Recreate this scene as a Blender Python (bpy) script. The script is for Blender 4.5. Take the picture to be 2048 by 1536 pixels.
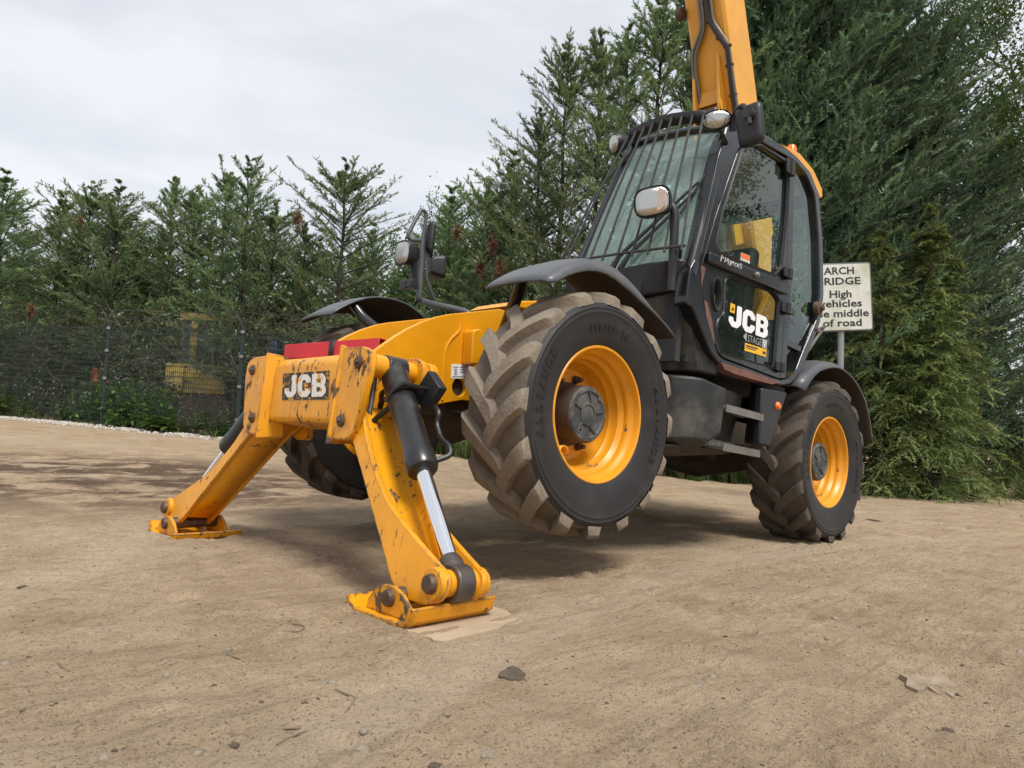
import bpy, bmesh, math, random
import numpy as np
from mathutils import Vector, Matrix

for o in list(bpy.data.objects): bpy.data.objects.remove(o)
SC = bpy.context.scene
COL = SC.collection
R_ = math.radians

# ---------------------------------------------------------------- camera
CAM = Vector((2.8246, 3.4462, 0.7038))
RIGHT = Vector((-0.7173, 0.6954, 0.0434)); UP = Vector((0.078, 0.0183, 0.9968)); FWD = Vector((-0.6923, -0.7184, 0.0674))
FPX = 1465.34
cd = bpy.data.cameras.new('camera'); cam = bpy.data.objects.new('camera', cd); COL.objects.link(cam)
cam.matrix_world = Matrix(((RIGHT.x, UP.x, -FWD.x, CAM.x), (RIGHT.y, UP.y, -FWD.y, CAM.y), (RIGHT.z, UP.z, -FWD.z, CAM.z), (0, 0, 0, 1)))
cd.sensor_width = 36.0; cd.lens = FPX / 2048 * 36; cd.clip_start = 0.05; cd.clip_end = 2000
SC.camera = cam

# ---------------------------------------------------------------- sky, sun, exposure
SUN_EL, SUN_AZ = R_(58), R_(75)          # azimuth measured from +x towards +y
W = bpy.data.worlds.new('World'); SC.world = W; W.use_nodes = True
nt = W.node_tree; nt.nodes.clear()
def nn(nt, t, **kw):
    n = nt.nodes.new(t)
    for k, v in kw.items():
        if k.startswith('i_'):
            n.inputs[k[2:].replace('_', ' ')].default_value = v
        else: setattr(n, k, v)
    return n
sky = nn(nt, 'ShaderNodeTexSky', sky_type='NISHITA', sun_disc=False)
sky.sun_elevation = SUN_EL; sky.sun_rotation = R_(90) - SUN_AZ
b1 = nn(nt, 'ShaderNodeBackground'); b1.inputs[1].default_value = 0.07
nt.links.new(sky.outputs[0], b1.inputs[0])
tc = nn(nt, 'ShaderNodeTexCoord')
mp = nn(nt, 'ShaderNodeMapping'); mp.inputs['Scale'].default_value = (1.6, 1.6, 5.0); mp.inputs['Location'].default_value = (0.37, 0.1, 0.55)
nt.links.new(tc.outputs['Generated'], mp.inputs[0])
no = nn(nt, 'ShaderNodeTexNoise'); no.inputs['Scale'].default_value = 1.7; no.inputs['Detail'].default_value = 7; no.inputs['Roughness'].default_value = 0.5; no.inputs['Distortion'].default_value = 0.35
nt.links.new(mp.outputs[0], no.inputs['Vector'])
cr = nn(nt, 'ShaderNodeValToRGB'); e = cr.color_ramp.elements
e[0].position = 0.36; e[0].color = (0.30, 0.312, 0.336, 1); e[1].position = 0.62; e[1].color = (0.372, 0.378, 0.388, 1)
nt.links.new(no.outputs['Fac'], cr.inputs[0])
b2 = nn(nt, 'ShaderNodeBackground'); b2.inputs[1].default_value = 1.0
nt.links.new(cr.outputs[0], b2.inputs[0])
mx = nn(nt, 'ShaderNodeMixShader'); mx.inputs[0].default_value = 0.9
nt.links.new(b1.outputs[0], mx.inputs[1]); nt.links.new(b2.outputs[0], mx.inputs[2])
wo = nn(nt, 'ShaderNodeOutputWorld'); nt.links.new(mx.outputs[0], wo.inputs[0])

sl = bpy.data.lights.new('sun', 'SUN'); sl.energy = 1.5; sl.angle = R_(20); sl.color = (1, 0.96, 0.9)
so = bpy.data.objects.new('sun', sl); COL.objects.link(so)
sd = Vector((math.cos(SUN_EL) * math.cos(SUN_AZ), math.cos(SUN_EL) * math.sin(SUN_AZ), math.sin(SUN_EL)))
so.rotation_euler = (-sd).to_track_quat('-Z', 'Y').to_euler(); so.location = (0, 0, 30)
SC.view_settings.view_transform = 'Standard'; SC.view_settings.look = 'None'
SC.view_settings.exposure = 1.36; SC.view_settings.gamma = 1; SC.view_settings.use_curve_mapping = False

# ---------------------------------------------------------------- materials
def lnk(nt, a, b): nt.links.new(a, b)
def newmat(name):
    m = bpy.data.materials.new(name); m.use_nodes = True
    nt = m.node_tree; p = nt.nodes['Principled BSDF']
    return m, nt, p
def coords(nt, kind='Object'):
    return nn(nt, 'ShaderNodeTexCoord').outputs[kind]
def noise(nt, vec, scale, detail=4, rough=0.55, dist=0.0):
    n = nn(nt, 'ShaderNodeTexNoise'); n.inputs['Scale'].default_value = scale; n.inputs['Detail'].default_value = detail
    n.inputs['Roughness'].default_value = rough; n.inputs['Distortion'].default_value = dist
    lnk(nt, vec, n.inputs['Vector']); return n.outputs['Fac']
def ramp(nt, fac, a, b, ca=(0, 0, 0, 1), cb=(1, 1, 1, 1)):
    r = nn(nt, 'ShaderNodeMapRange'); r.interpolation_type = 'SMOOTHSTEP'
    r.inputs['From Min'].default_value = a; r.inputs['From Max'].default_value = b
    lnk(nt, fac, r.inputs['Value']); return r.outputs[0]
def mixc(nt, fac, a, b):
    m = nn(nt, 'ShaderNodeMix', data_type='RGBA')
    if isinstance(fac, float): m.inputs[0].default_value = fac
    else: lnk(nt, fac, m.inputs[0])
    for i, c in ((6, a), (7, b)):
        if isinstance(c, tuple): m.inputs[i].default_value = (*c[:3], 1)
        else: lnk(nt, c, m.inputs[i])
    return m.outputs[2]
def math_(nt, op, a, b=None, clamp=False):
    m = nn(nt, 'ShaderNodeMath', operation=op, use_clamp=clamp)
    for i, c in ((0, a), (1, b)):
        if c is None: continue
        if isinstance(c, (int, float)): m.inputs[i].default_value = c
        else: lnk(nt, c, m.inputs[i])
    return m.outputs[0]
def bump(nt, p, h, strength=0.3, dist=0.01):
    b = nn(nt, 'ShaderNodeBump'); b.inputs['Strength'].default_value = strength; b.inputs['Distance'].default_value = dist
    lnk(nt, h, b.inputs['Height']); lnk(nt, b.outputs[0], p.inputs['Normal'])
def mat(name, col, rough=0.5, metal=0.0, var=0.15, vs=6, bmp=0.0, bs=80, dust=0.0, dcol=(0.2, 0.155, 0.11), ds=5, dth=0.5, coat=0.0, spec=None, speck=0.0):
    m, nt, p = newmat(name); v = coords(nt)
    c2 = tuple(max(0, x * (1 - 2 * var)) for x in col)
    n1 = noise(nt, v, vs, 5)
    c = mixc(nt, n1, c2, tuple(x * (1 + var) for x in col))
    rg = rough
    if speck:
        s = ramp(nt, noise(nt, v, 140, 2), 0.66, 0.72)
        c = mixc(nt, math_(nt, 'MULTIPLY', s, speck), c, dcol)
    if dust:
        d = ramp(nt, noise(nt, v, ds, 8, 0.65), dth - 0.12, dth + 0.16)
        d = math_(nt, 'MULTIPLY', d, dust)
        c = mixc(nt, d, c, dcol)
        r = math_(nt, 'ADD', math_(nt, 'MULTIPLY', d, 0.9 - rough), rough, True); lnk(nt, r, p.inputs['Roughness'])
    else:
        r = math_(nt, 'ADD', math_(nt, 'MULTIPLY', noise(nt, v, vs * 3, 3), 0.2), rough - 0.1, True); lnk(nt, r, p.inputs['Roughness'])
    lnk(nt, c, p.inputs['Base Color']); p.inputs['Metallic'].default_value = metal
    p.inputs['Coat Weight'].default_value = coat
    if spec is not None: p.inputs['Specular IOR Level'].default_value = spec
    if bmp: bump(nt, p, noise(nt, v, bs, 4), bmp)
    return m
def worn(name, col, chip=0.5, edge=1.0, grime=0.35, dark=(0.055, 0.036, 0.024)):
    m, nt, p = newmat(name); v = coords(nt)
    bv = nn(nt, 'ShaderNodeBevel', samples=4); bv.inputs['Radius'].default_value = 0.016
    ge = nn(nt, 'ShaderNodeNewGeometry')
    dp = nn(nt, 'ShaderNodeVectorMath', operation='DOT_PRODUCT'); lnk(nt, bv.outputs[0], dp.inputs[0]); lnk(nt, ge.outputs['Normal'], dp.inputs[1])
    ed = math_(nt, 'SUBTRACT', 1.0, dp.outputs['Value'], True)
    mp = nn(nt, 'ShaderNodeMapping'); mp.inputs['Scale'].default_value = (1, 1, 0.45); lnk(nt, v, mp.inputs[0])
    n1 = noise(nt, mp.outputs[0], 16, 9, 0.68, 0.3); n2 = noise(nt, v, 3.0, 3)
    s = math_(nt, 'ADD', n1, math_(nt, 'MULTIPLY', ed, edge))
    s = math_(nt, 'ADD', s, math_(nt, 'MULTIPLY', math_(nt, 'SUBTRACT', n2, 0.5), 0.45))
    th = 0.765 - 0.28 * chip
    ch = ramp(nt, s, th, th + 0.012)
    # thin scratches
    mp2 = nn(nt, 'ShaderNodeMapping'); mp2.inputs['Scale'].default_value = (26, 26, 2.2); mp2.inputs['Rotation'].default_value = (0.5, 0.35, 0); lnk(nt, v, mp2.inputs[0])
    sc = ramp(nt, noise(nt, mp2.outputs[0], 1.6, 3, 0.5, 1.2), 0.70 - 0.06 * chip, 0.715 - 0.06 * chip)
    sc = math_(nt, 'MULTIPLY', sc, min(1.0, chip * 1.4))
    cc = math_(nt, 'MAXIMUM', ch, sc)
    n4 = noise(nt, v, 5, 6, 0.6)
    base = mixc(nt, ramp(nt, n4, 0.3, 0.75), col, tuple(x * 0.86 for x in col))
    g = math_(nt, 'MULTIPLY', ramp(nt, noise(nt, v, 7, 9, 0.7), 0.5, 0.8), grime)
    base = mixc(nt, g, base, (0.20, 0.125, 0.06))
    dk = mixc(nt, noise(nt, v, 40, 3), dark, (0.14, 0.085, 0.05))
    lnk(nt, mixc(nt, cc, base, dk), p.inputs['Base Color'])
    r = math_(nt, 'ADD', math_(nt, 'MULTIPLY', cc, 0.4), 0.38, True); lnk(nt, r, p.inputs['Roughness'])
    bump(nt, p, math_(nt, 'SUBTRACT', math_(nt, 'MULTIPLY', noise(nt, v, 120, 3), 0.15), cc), 0.25, 0.004)
    return m
YC = (0.77, 0.322, 0.004)
MT = {}
MT['yellow'] = worn('yellow_paint', YC, chip=0.0, edge=0.2, grime=0.12)
MT['yellow_worn'] = worn('yellow_paint_worn', YC, chip=0.62, edge=1.7, grime=0.55)
MT['yellow_mid'] = worn('yellow_paint_chipped', YC, chip=0.50, edge=1.6, grime=0.3)
MT['yellow_boom'] = worn('yellow_boom_paint', (0.74, 0.35, 0.035), chip=0.0, edge=0.1, grime=0.15)
MT['rim'] = worn('rim_paint', (0.76, 0.31, 0.008), chip=0.12, edge=0.35, grime=0.45)
MT['black'] = mat('black_paint', (0.008, 0.009, 0.011), 0.25, var=0.1, dust=0.07, ds=4, dth=0.64, coat=0.3, speck=0.08)
MT['black_plastic'] = mat('black_plastic', (0.012, 0.013, 0.0155), 0.45, var=0.15, bmp=0.06, bs=220, dust=0.1, ds=3.5, dth=0.6, speck=0.2)
MT['black_dusty'] = mat('black_dusty_plastic', (0.014, 0.015, 0.016), 0.5, var=0.15, dust=0.7, ds=3.0, dth=0.53, dcol=(0.12, 0.108, 0.085), speck=0.4, bmp=0.1, bs=150)
MT['fender'] = mat('fender_plastic', (0.078, 0.083, 0.094), 0.38, var=0.12, dust=0.3, ds=4, dth=0.58, dcol=(0.17, 0.145, 0.115), bmp=0.05, bs=150)
MT['fender_in'] = mat('fender_underside_dirt', (0.06, 0.045, 0.033), 0.9, var=0.3, vs=4, bmp=0.3, bs=50)
MT['rubber'] = mat('tyre_rubber', (0.0125, 0.011, 0.011), 0.56, var=0.15, dust=0.28, ds=5, dth=0.6, dcol=(0.1, 0.082, 0.065), bmp=0.08, bs=160)
MT['rubber_text'] = mat('tyre_lettering', (0.0085, 0.0078, 0.0078), 0.6)
MT['tread'] = mat('dusty_tread', (0.255, 0.208, 0.155), 0.9, var=0.22, vs=9, bmp=0.55, bs=55, dust=0.6, ds=9, dth=0.56, dcol=(0.085, 0.067, 0.05))
MT['groove'] = mat('tread_groove_mud', (0.15, 0.12, 0.09), 0.92, var=0.3, vs=7, bmp=0.5, bs=50)
MT['tread_old'] = mat('muddy_tread', (0.075, 0.058, 0.045), 0.9, var=0.25, vs=9, bmp=0.35, bs=45, dust=0.5, ds=6, dth=0.52, dcol=(0.12, 0.092, 0.066))
MT['hub'] = mat('hub_grey', (0.035, 0.041, 0.045), 0.55, var=0.25, dust=0.6, ds=14, dth=0.5, dcol=(0.16, 0.15, 0.13), bmp=0.1)
MT['hub_side'] = mat('hub_brown', (0.065, 0.045, 0.033), 0.75, var=0.3, bmp=0.2)
MT['steel'] = mat('bare_steel', (0.30, 0.29, 0.27), 0.42, 0.85, var=0.2, dust=0.4, ds=9, dth=0.5)
MT['bolt'] = mat('rusty_bolt', (0.12, 0.075, 0.05), 0.55, 0.4, var=0.35, vs=25, bmp=0.2)
MT['castiron'] = mat('scorched_steel', (0.13, 0.11, 0.10), 0.42, 0.6, var=0.4, vs=9, bmp=0.15, dust=0.5, ds=8, dth=0.58, dcol=(0.16, 0.09, 0.05))
MT['chrome'] = mat('chrome', (0.82, 0.83, 0.85), 0.1, 1.0, var=0.02)
MT['pipe'] = mat('hydraulic_pipe', (0.2, 0.19, 0.175), 0.42, 0.6, var=0.2, dust=0.4, ds=12)
MT['cyl'] = mat('cylinder_black', (0.012, 0.0125, 0.014), 0.33, var=0.15, dust=0.3, ds=7, dth=0.62, coat=0.2, speck=0.35)
MT['underbody'] = mat('muddy_underbody', (0.07, 0.05, 0.036), 0.85, var=0.35, vs=5, bmp=0.3, bs=35)
MT['red'] = mat('red_paint', (0.52, 0.018, 0.03), 0.5, var=0.1, dust=0.3, ds=6, dth=0.6, dcol=(0.35, 0.1, 0.07))
MT['interior'] = mat('dark_interior', (0.028, 0.029, 0.03), 0.7)
MT['headlining'] = mat('grey_headlining', (0.26, 0.27, 0.275), 0.85)
MT['white'] = mat('white_vinyl', (0.78, 0.79, 0.8), 0.4, var=0.03)
MT['white_worn'] = None
MT['decal_black'] = mat('black_vinyl', (0.018, 0.018, 0.018), 0.5)
MT['decal_yellow'] = mat('yellow_vinyl', (0.78, 0.42, 0.01), 0.45, var=0.04)
MT['decal_grey'] = mat('grey_vinyl', (0.3, 0.31, 0.32), 0.45, var=0.04)
MT['decal_orange'] = mat('orange_vinyl', (0.75, 0.16, 0.03), 0.45, var=0.04)
MT['decal_green'] = mat('green_vinyl', (0.02, 0.16, 0.08), 0.45, var=0.04)
MT['chalk'] = mat('paint_marker', (0.6, 0.6, 0.58), 0.8)
MT['orange_lens'] = mat('orange_lens', (0.85, 0.16, 0.01), 0.25, var=0.05)
MT['rust_scuff'] = mat('scuffed_primer', (0.17, 0.075, 0.055), 0.7, var=0.3, vs=14)
def worn_white():
    m, nt, p = newmat('worn_white_sticker'); v = coords(nt)
    a = ramp(nt, noise(nt, v, 22, 8, 0.7), 0.55, 0.57)
    lnk(nt, mixc(nt, a, (0.7, 0.68, 0.62), (0.66, 0.29, 0.015)), p.inputs['Base Color']); p.inputs['Roughness'].default_value = 0.6
    return m
def worn_dark():
    m, nt, p = newmat('worn_black_sticker'); v = coords(nt)
    a = ramp(nt, noise(nt, v, 24, 8, 0.7), 0.54, 0.56)
    lnk(nt, mixc(nt, a, (0.02, 0.02, 0.02), (0.66, 0.29, 0.015)), p.inputs['Base Color']); p.inputs['Roughness'].default_value = 0.6
    return m
MT['white_worn'] = worn_white(); MT['dark_worn'] = worn_dark()
def glass(name, tint, ior=1.9, dirt=0.04):
    m = bpy.data.materials.new(name); m.use_nodes = True; nt = m.node_tree; nt.nodes.clear()
    out = nn(nt, 'ShaderNodeOutputMaterial')
    tr = nn(nt, 'ShaderNodeBsdfTransparent'); tr.inputs[0].default_value = (*tint, 1)
    gl = nn(nt, 'ShaderNodeBsdfGlossy'); gl.inputs['Roughness'].default_value = 0.015; gl.inputs[0].default_value = (0.9, 0.97, 0.95, 1)
    f0 = ((ior - 1) / (ior + 1)) ** 2; lw = nn(nt, 'ShaderNodeLayerWeight'); lw.inputs[0].default_value = .5
    fz = math_(nt, 'ADD', math_(nt, 'MULTIPLY', math_(nt, 'POWER', lw.outputs['Facing'], 4.0), 1 - f0), f0)
    m1 = nn(nt, 'ShaderNodeMixShader'); lnk(nt, fz, m1.inputs[0]); lnk(nt, tr.outputs[0], m1.inputs[1]); lnk(nt, gl.outputs[0], m1.inputs[2])
    df = nn(nt, 'ShaderNodeBsdfDiffuse'); df.inputs[0].default_value = (0.36, 0.50, 0.465, 1)
    dn = math_(nt, 'ADD', math_(nt, 'MULTIPLY', ramp(nt, noise(nt, coords(nt), 9, 8, 0.7), 0.42, 0.8), dirt * .5), dirt)
    m2 = nn(nt, 'ShaderNodeMixShader'); lnk(nt, dn, m2.inputs[0]); lnk(nt, m1.outputs[0], m2.inputs[1]); lnk(nt, df.outputs[0], m2.inputs[2])
    lnk(nt, m2.outputs[0], out.inputs[0]); return m
MT['glass'] = glass('cab_glass', (0.82, 0.94, 0.88), 1.6, 0.006)
MT['screen'] = glass('windscreen_glass', (0.66, 0.86, 0.80), 1.9, 0.36)
MT['lowglass'] = glass('dark_door_glass', (0.36, 0.40, 0.385), 1.5, 0.02)
def lens():
    m, nt, p = newmat('lamp_lens'); v = coords(nt)
    w = nn(nt, 'ShaderNodeTexWave', bands_direction='Y'); w.inputs['Scale'].default_value = 60; w.inputs['Distortion'].default_value = 0.5; lnk(nt, v, w.inputs[0])
    lnk(nt, mixc(nt, w.outputs['Fac'], (0.3, 0.3, 0.28), (0.72, 0.72, 0.69)), p.inputs['Base Color'])
    p.inputs['Roughness'].default_value = 0.1; p.inputs['Metallic'].default_value = 0.85
    bump(nt, p, w.outputs['Fac'], 0.4, 0.004); return m
MT['lens'] = lens(); MT['amber'] = mat('amber_lens', (.62, .46, .36), .15, .55, var=.25, vs=25)
MT['guard'] = mat('guard_bar_paint', (.035, .036, .04), .45, var=.2, dust=.25, ds=9, dth=.6)

# ---------------------------------------------------------------- mesh building
def roundpoly(pts, r, n=4):
    pts = [np.array(p, float) for p in pts]; out = []; N = len(pts)
    for i in range(N):
        a, b, c = pts[i - 1], pts[i], pts[(i + 1) % N]
        rr = r[i] if isinstance(r, (list, tuple)) else r
        u, v = a - b, c - b; lu, lv = np.linalg.norm(u), np.linalg.norm(v)
        d = min(rr, lu * 0.48, lv * 0.48)
        if d < 1e-6: out.append(tuple(b)); continue
        p0, p1 = b + u / lu * d, b + v / lv * d
        for k in range(n + 1):
            t = k / n; out.append(tuple((1 - t) ** 2 * p0 + 2 * t * (1 - t) * b + t * t * p1))
    return out
def fillet(path, r, n=5):
    P = [np.array(p, float) for p in path]; out = [tuple(P[0])]
    for i in range(1, len(P) - 1):
        u, v = P[i - 1] - P[i], P[i + 1] - P[i]; lu, lv = np.linalg.norm(u), np.linalg.norm(v)
        d = min(r, lu * 0.48, lv * 0.48); p0, p1 = P[i] + u / lu * d, P[i] + v / lv * d
        for k in range(n + 1):
            t = k / n; out.append(tuple((1 - t) ** 2 * p0 + 2 * t * (1 - t) * P[i] + t * t * p1))
    out.append(tuple(P[-1])); return out
def circle2(cx, cy, r, n=24, r2=None):
    r2 = r2 or r
    return [(cx + r * math.cos(2 * math.pi * k / n), cy + r2 * math.sin(2 * math.pi * k / n)) for k in range(n)]
def lift(p2, axis, val):
    a, b = p2
    return (val, a, b) if axis == 0 else ((a, val, b) if axis == 1 else (a, b, val))
class MB:
    def __init__(s): s.v = []; s.f = []; s.m = []
    def add(s, vs, fs, m=0):
        o = len(s.v); s.v.extend(tuple(map(float, p)) for p in vs)
        s.f.extend(tuple(i + o for i in f) for f in fs); s.m.extend([m] * len(fs)); return s
    def box(s, c, d, rot=None, m=0):
        q = [Vector((x * d[0] / 2, y * d[1] / 2, z * d[2] / 2)) for x in (-1, 1) for y in (-1, 1) for z in (-1, 1)]
        if rot is not None: q = [rot @ p for p in q]
        q = [(p.x + c[0], p.y + c[1], p.z + c[2]) for p in q]
        return s.add(q, [(0, 1, 3, 2), (4, 6, 7, 5), (0, 4, 5, 1), (2, 3, 7, 6), (0, 2, 6, 4), (1, 5, 7, 3)], m)
    def hull(s, pts, m=0):
        bm = bmesh.new()
        for p in pts: bm.verts.new(p)
        r = bmesh.ops.convex_hull(bm, input=bm.verts[:])
        bad = [g for g in r['geom_interior'] if isinstance(g, bmesh.types.BMVert)]
        if bad: bmesh.ops.delete(bm, geom=bad, context='VERTS')
        bmesh.ops.dissolve_limit(bm, angle_limit=0.02, verts=bm.verts[:], edges=bm.edges[:])
        bm.verts.index_update()
        s.add([v.co[:] for v in bm.verts], [tuple(v.index for v in f.verts) for f in bm.faces], m); bm.free(); return s
    def prism(s, poly, axis, lo, hi, m=0, shift=(0, 0)):
        n = len(poly)
        vs = [lift(p, axis, lo) for p in poly] + [lift((p[0] + shift[0], p[1] + shift[1]), axis, hi) for p in poly]
        fs = [tuple(range(n)), tuple(range(2 * n - 1, n - 1, -1))] + [(i, i + n, (i + 1) % n + n, (i + 1) % n) for i in range(n)]
        return s.add(vs, fs, m)
    def plate(s, outer, holes, axis, lo, hi, m=0):
        bm = bmesh.new(); ed = []
        for lp in [outer] + holes:
            vs = [bm.verts.new(lift(p, axis, lo)) for p in lp]
            ed += [bm.edges.new((vs[i], vs[(i + 1) % len(vs)])) for i in range(len(vs))]
        bmesh.ops.triangle_fill(bm, use_beauty=True, edges=ed)
        r = bmesh.ops.extrude_face_region(bm, geom=bm.faces[:])
        d = [0, 0, 0]; d[axis] = hi - lo
        bmesh.ops.translate(bm, vec=d, verts=[g for g in r['geom'] if isinstance(g, bmesh.types.BMVert)])
        bmesh.ops.recalc_face_normals(bm, faces=bm.faces[:]); bm.verts.index_update()
        s.add([v.co[:] for v in bm.verts], [tuple(v.index for v in f.verts) for f in bm.faces], m); bm.free(); return s
    def tube(s, path, r, n=10, m=0, flat=1.0):
        P = [Vector(p) for p in path]; rs = r if isinstance(r, (list, tuple)) else [r] * len(P)
        T = [(P[min(i + 1, len(P) - 1)] - P[max(i - 1, 0)]).normalized() for i in range(len(P))]
        ref = Vector((0, 0, 1)) if abs(T[0].z) < 0.9 else Vector((1, 0, 0))
        u = T[0].cross(ref).normalized(); vs = []
        for i, p in enumerate(P):
            u = (u - T[i] * u.dot(T[i])).normalized(); w = T[i].cross(u)
            for k in range(n):
                a = 2 * math.pi * k / n; vs.append(p + (u * math.cos(a) + w * math.sin(a) * flat) * rs[i])
        fs = [(i * n + k, i * n + (k + 1) % n, (i + 1) * n + (k + 1) % n, (i + 1) * n + k) for i in range(len(P) - 1) for k in range(n)]
        fs += [tuple(range(n - 1, -1, -1)), tuple(range((len(P) - 1) * n, len(P) * n))]
        return s.add([v[:] for v in vs], fs, m)
    def lathe(s, prof, c, axis=1, n=48, m=0, cap=False):
        vs = []
        for r, a in prof:
            for k in range(n):
                t = 2 * math.pi * k / n; q = [0, 0, 0]; q[axis] = a; q[(axis + 1) % 3] = r * math.cos(t); q[(axis + 2) % 3] = r * math.sin(t)
                vs.append((q[0] + c[0], q[1] + c[1], q[2] + c[2]))
        L = len(prof)
        fs = [(i * n + k, i * n + (k + 1) % n, (i + 1) * n + (k + 1) % n, (i + 1) * n + k) for i in range(L - 1) for k in range(n)]
        if cap: fs += [tuple(range(n - 1, -1, -1)), tuple(range((L - 1) * n, L * n))]
        return s.add(vs, fs, m)
    def build(s, name, mats, parent=None, off=(0, 0, 0), bevel=0.0, smooth=38, solid=0.0, recalc=True):
        me = bpy.data.meshes.new(name)
        me.from_pydata([(a - off[0], b - off[1], c - off[2]) for a, b, c in s.v], [], s.f)
        if not isinstance(mats, (list, tuple)): mats = [mats]
        for q in mats: me.materials.append(q)
        me.polygons.foreach_set('material_index', s.m)
        if recalc:
            bm = bmesh.new(); bm.from_mesh(me); bmesh.ops.recalc_face_normals(bm, faces=bm.faces[:]); bm.to_mesh(me); bm.free()
        if smooth:
            me.polygons.foreach_set('use_smooth', [True] * len(me.polygons)); me.set_sharp_from_angle(angle=R_(smooth))
        o = bpy.data.objects.new(name, me); COL.objects.link(o)
        if parent is not None: o.parent = parent
        if solid:
            q = o.modifiers.new('thickness', 'SOLIDIFY'); q.thickness = solid; q.offset = 0
            if len(mats) > 1: q.material_offset = 1
        if bevel:
            q = o.modifiers.new('bevel', 'BEVEL'); q.width = bevel; q.segments = 2; q.limit_method = 'ANGLE'; q.angle_limit = R_(35)
            q.harden_normals = False
        return o
def mb_split(s):
    par = list(range(len(s.v)))
    def fd(i):
        while par[i] != i: par[i] = par[par[i]]; i = par[i]
        return i
    for f in s.f:
        a = fd(f[0])
        for j in f[1:]:
            b = fd(j)
            if a != b: par[b] = a
    grp = {}
    for f, m in zip(s.f, s.m): grp.setdefault(fd(f[0]), []).append((f, m))
    out = []
    for fs in grp.values():
        k = MB(); mp = {}
        for f, m in fs:
            for j in f:
                if j not in mp: mp[j] = len(k.v); k.v.append(s.v[j])
            k.f.append(tuple(mp[j] for j in f)); k.m.append(m)
        out.append(k)
    return out
def tag(o, label=None, cat=None, group=None, kind=None):
    if label: o['label'] = label
    if cat: o['category'] = cat
    if group: o['group'] = group
    if kind: o['kind'] = kind
    return o
def empty(name, loc, rot=None):
    o = bpy.data.objects.new(name, None); COL.objects.link(o); o.location = loc
    if rot: o.rotation_euler = rot
    o.empty_display_size = 0.3
    return o
def text_mesh(txt, size=1.0, bold=0.0, align='CENTER', extrude=0.0, ay='CENTER'):
    cu = bpy.data.curves.new('lettering', 'FONT'); cu.body = txt; cu.size = size; cu.align_x = align; cu.align_y = ay; cu.offset = bold; cu.extrude = extrude; cu.resolution_u = 2
    o = bpy.data.objects.new('lettering', cu); COL.objects.link(o)
    me = bpy.data.meshes.new_from_object(o); bpy.data.objects.remove(o); bpy.data.curves.remove(cu)
    v = [tuple(x.co) for x in me.vertices]; f = [tuple(p.vertices) for p in me.polygons]; bpy.data.meshes.remove(me)
    return v, f

# ---------------------------------------------------------------- ground height
def terr(x, y):
    t = -y - 1.5; a = 0.5 * (t + np.sqrt(t * t + 0.4)); a = np.minimum(a, 26.0)
    return 0.055 * a - 0.0009 * a * a + 0.75 * np.exp(-((x + 13.7) ** 2 + (y - 0.7) ** 2) / 1.3)
def at(px, d, dz=0.0):
    """ground point in the direction of photo column px, at distance d along the view axis"""
    q = CAM + d * (FWD + RIGHT * ((px - 1024) / FPX)); return Vector((q.x, q.y, float(terr(q.x, q.y)) + dz))
def world_px(px, py, d):
    return CAM + d * (FWD + RIGHT * ((px - 1024) / FPX) + UP * ((768 - py) / FPX))

# ---------------------------------------------------------------- machine frame (x forward from front axle, y left, z up)
TH = 0.0818; WB = 2.75; RG = 0.5917; TR = 0.612
MV = Matrix(((math.cos(TH), 0, -math.sin(TH)), (0, 1, 0), (math.sin(TH), 0, math.cos(TH))))
VO = (-1.375, 0.0, -0.592)
def v2w(v): return MV @ (Vector(v) - Vector((-WB, 0, 0))) + Vector((-WB, 0, RG))
CV = MV.transposed() @ (CAM - Vector((-WB, 0, RG))) + Vector((-WB, 0, 0))
def hv(px, py, ax, val):
    """point of the machine on its own plane (axis ax = val) measured from the photograph"""
    d = MV.transposed() @ (FWD + RIGHT * ((px - 1024) / FPX) + UP * ((768 - py) / FPX))
    t = (val - CV[ax]) / d[ax]; return CV + d * t
def hp(pts, ax, val):
    i, j = [(1, 2), (0, 2), (0, 1)][ax]
    return [(lambda h: (h[i], h[j]))(hv(a, b, ax, val)) for a, b in pts]

# ================================================================ THE MACHINE
root = empty('telehandler', v2w(VO), (0, -TH, 0))
tag(root, 'yellow and black telescopic handler with raised boom, front lifted on two stabiliser legs', 'telehandler')
def P(name, mb, m, parent=None, split=False, **k):
    if split:
        return [q.build(name, m, parent or root, off=VO, **k) for q in mb_split(mb)][0]
    return mb.build(name, m, parent or root, off=VO, **k)
def D2(p2, ax, val): return [lift(q, ax, val) for q in p2]

# ---- chassis -------------------------------------------------
top = hp([(740, 708), (765, 689), (790, 672), (815, 657), (845, 643), (875, 633), (900, 628), (960, 622), (1000, 618)], 1, 0.31)
side = top + [(-0.45, 0.60), (-0.45, 0.08), (-0.3, 0.06)] + hp([(925, 800), (880, 808), (870, 812)], 1, 0.31) + [(0.62, 0.0), (0.80, 0.02), (0.83, 0.06)]
h1 = circle2(0.412, 0.118, 0.028, 16); h2 = circle2(0.23, 0.113, 0.05, 16)
mb = MB(); mb.plate(side, [h1, h2], 1, 0.282, 0.312); mb.plate(side, [h1, h2], 1, -0.312, -0.282)
ch = P('chassis', mb, MT['yellow'], bevel=0.004, split=True)
mb = MB()   # pressed swages and the gusset on the near side plate
for sy in (1, -1):
    sw = hp([(922, 647), (919, 662), (900, 680), (890, 700), (884, 800)], 1, 0.312)
    mb.tube([(q[0], sy * 0.311, q[2]) for q in fillet([(w[0], 0, w[1]) for w in sw], 0.06)], 0.009, 8)
P('swage_rib', mb, MT['yellow'], ch, split=True)
g = hp([(938, 660), (953, 658), (962, 672), (955, 728), (933, 730)], 1, 0.36)
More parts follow.
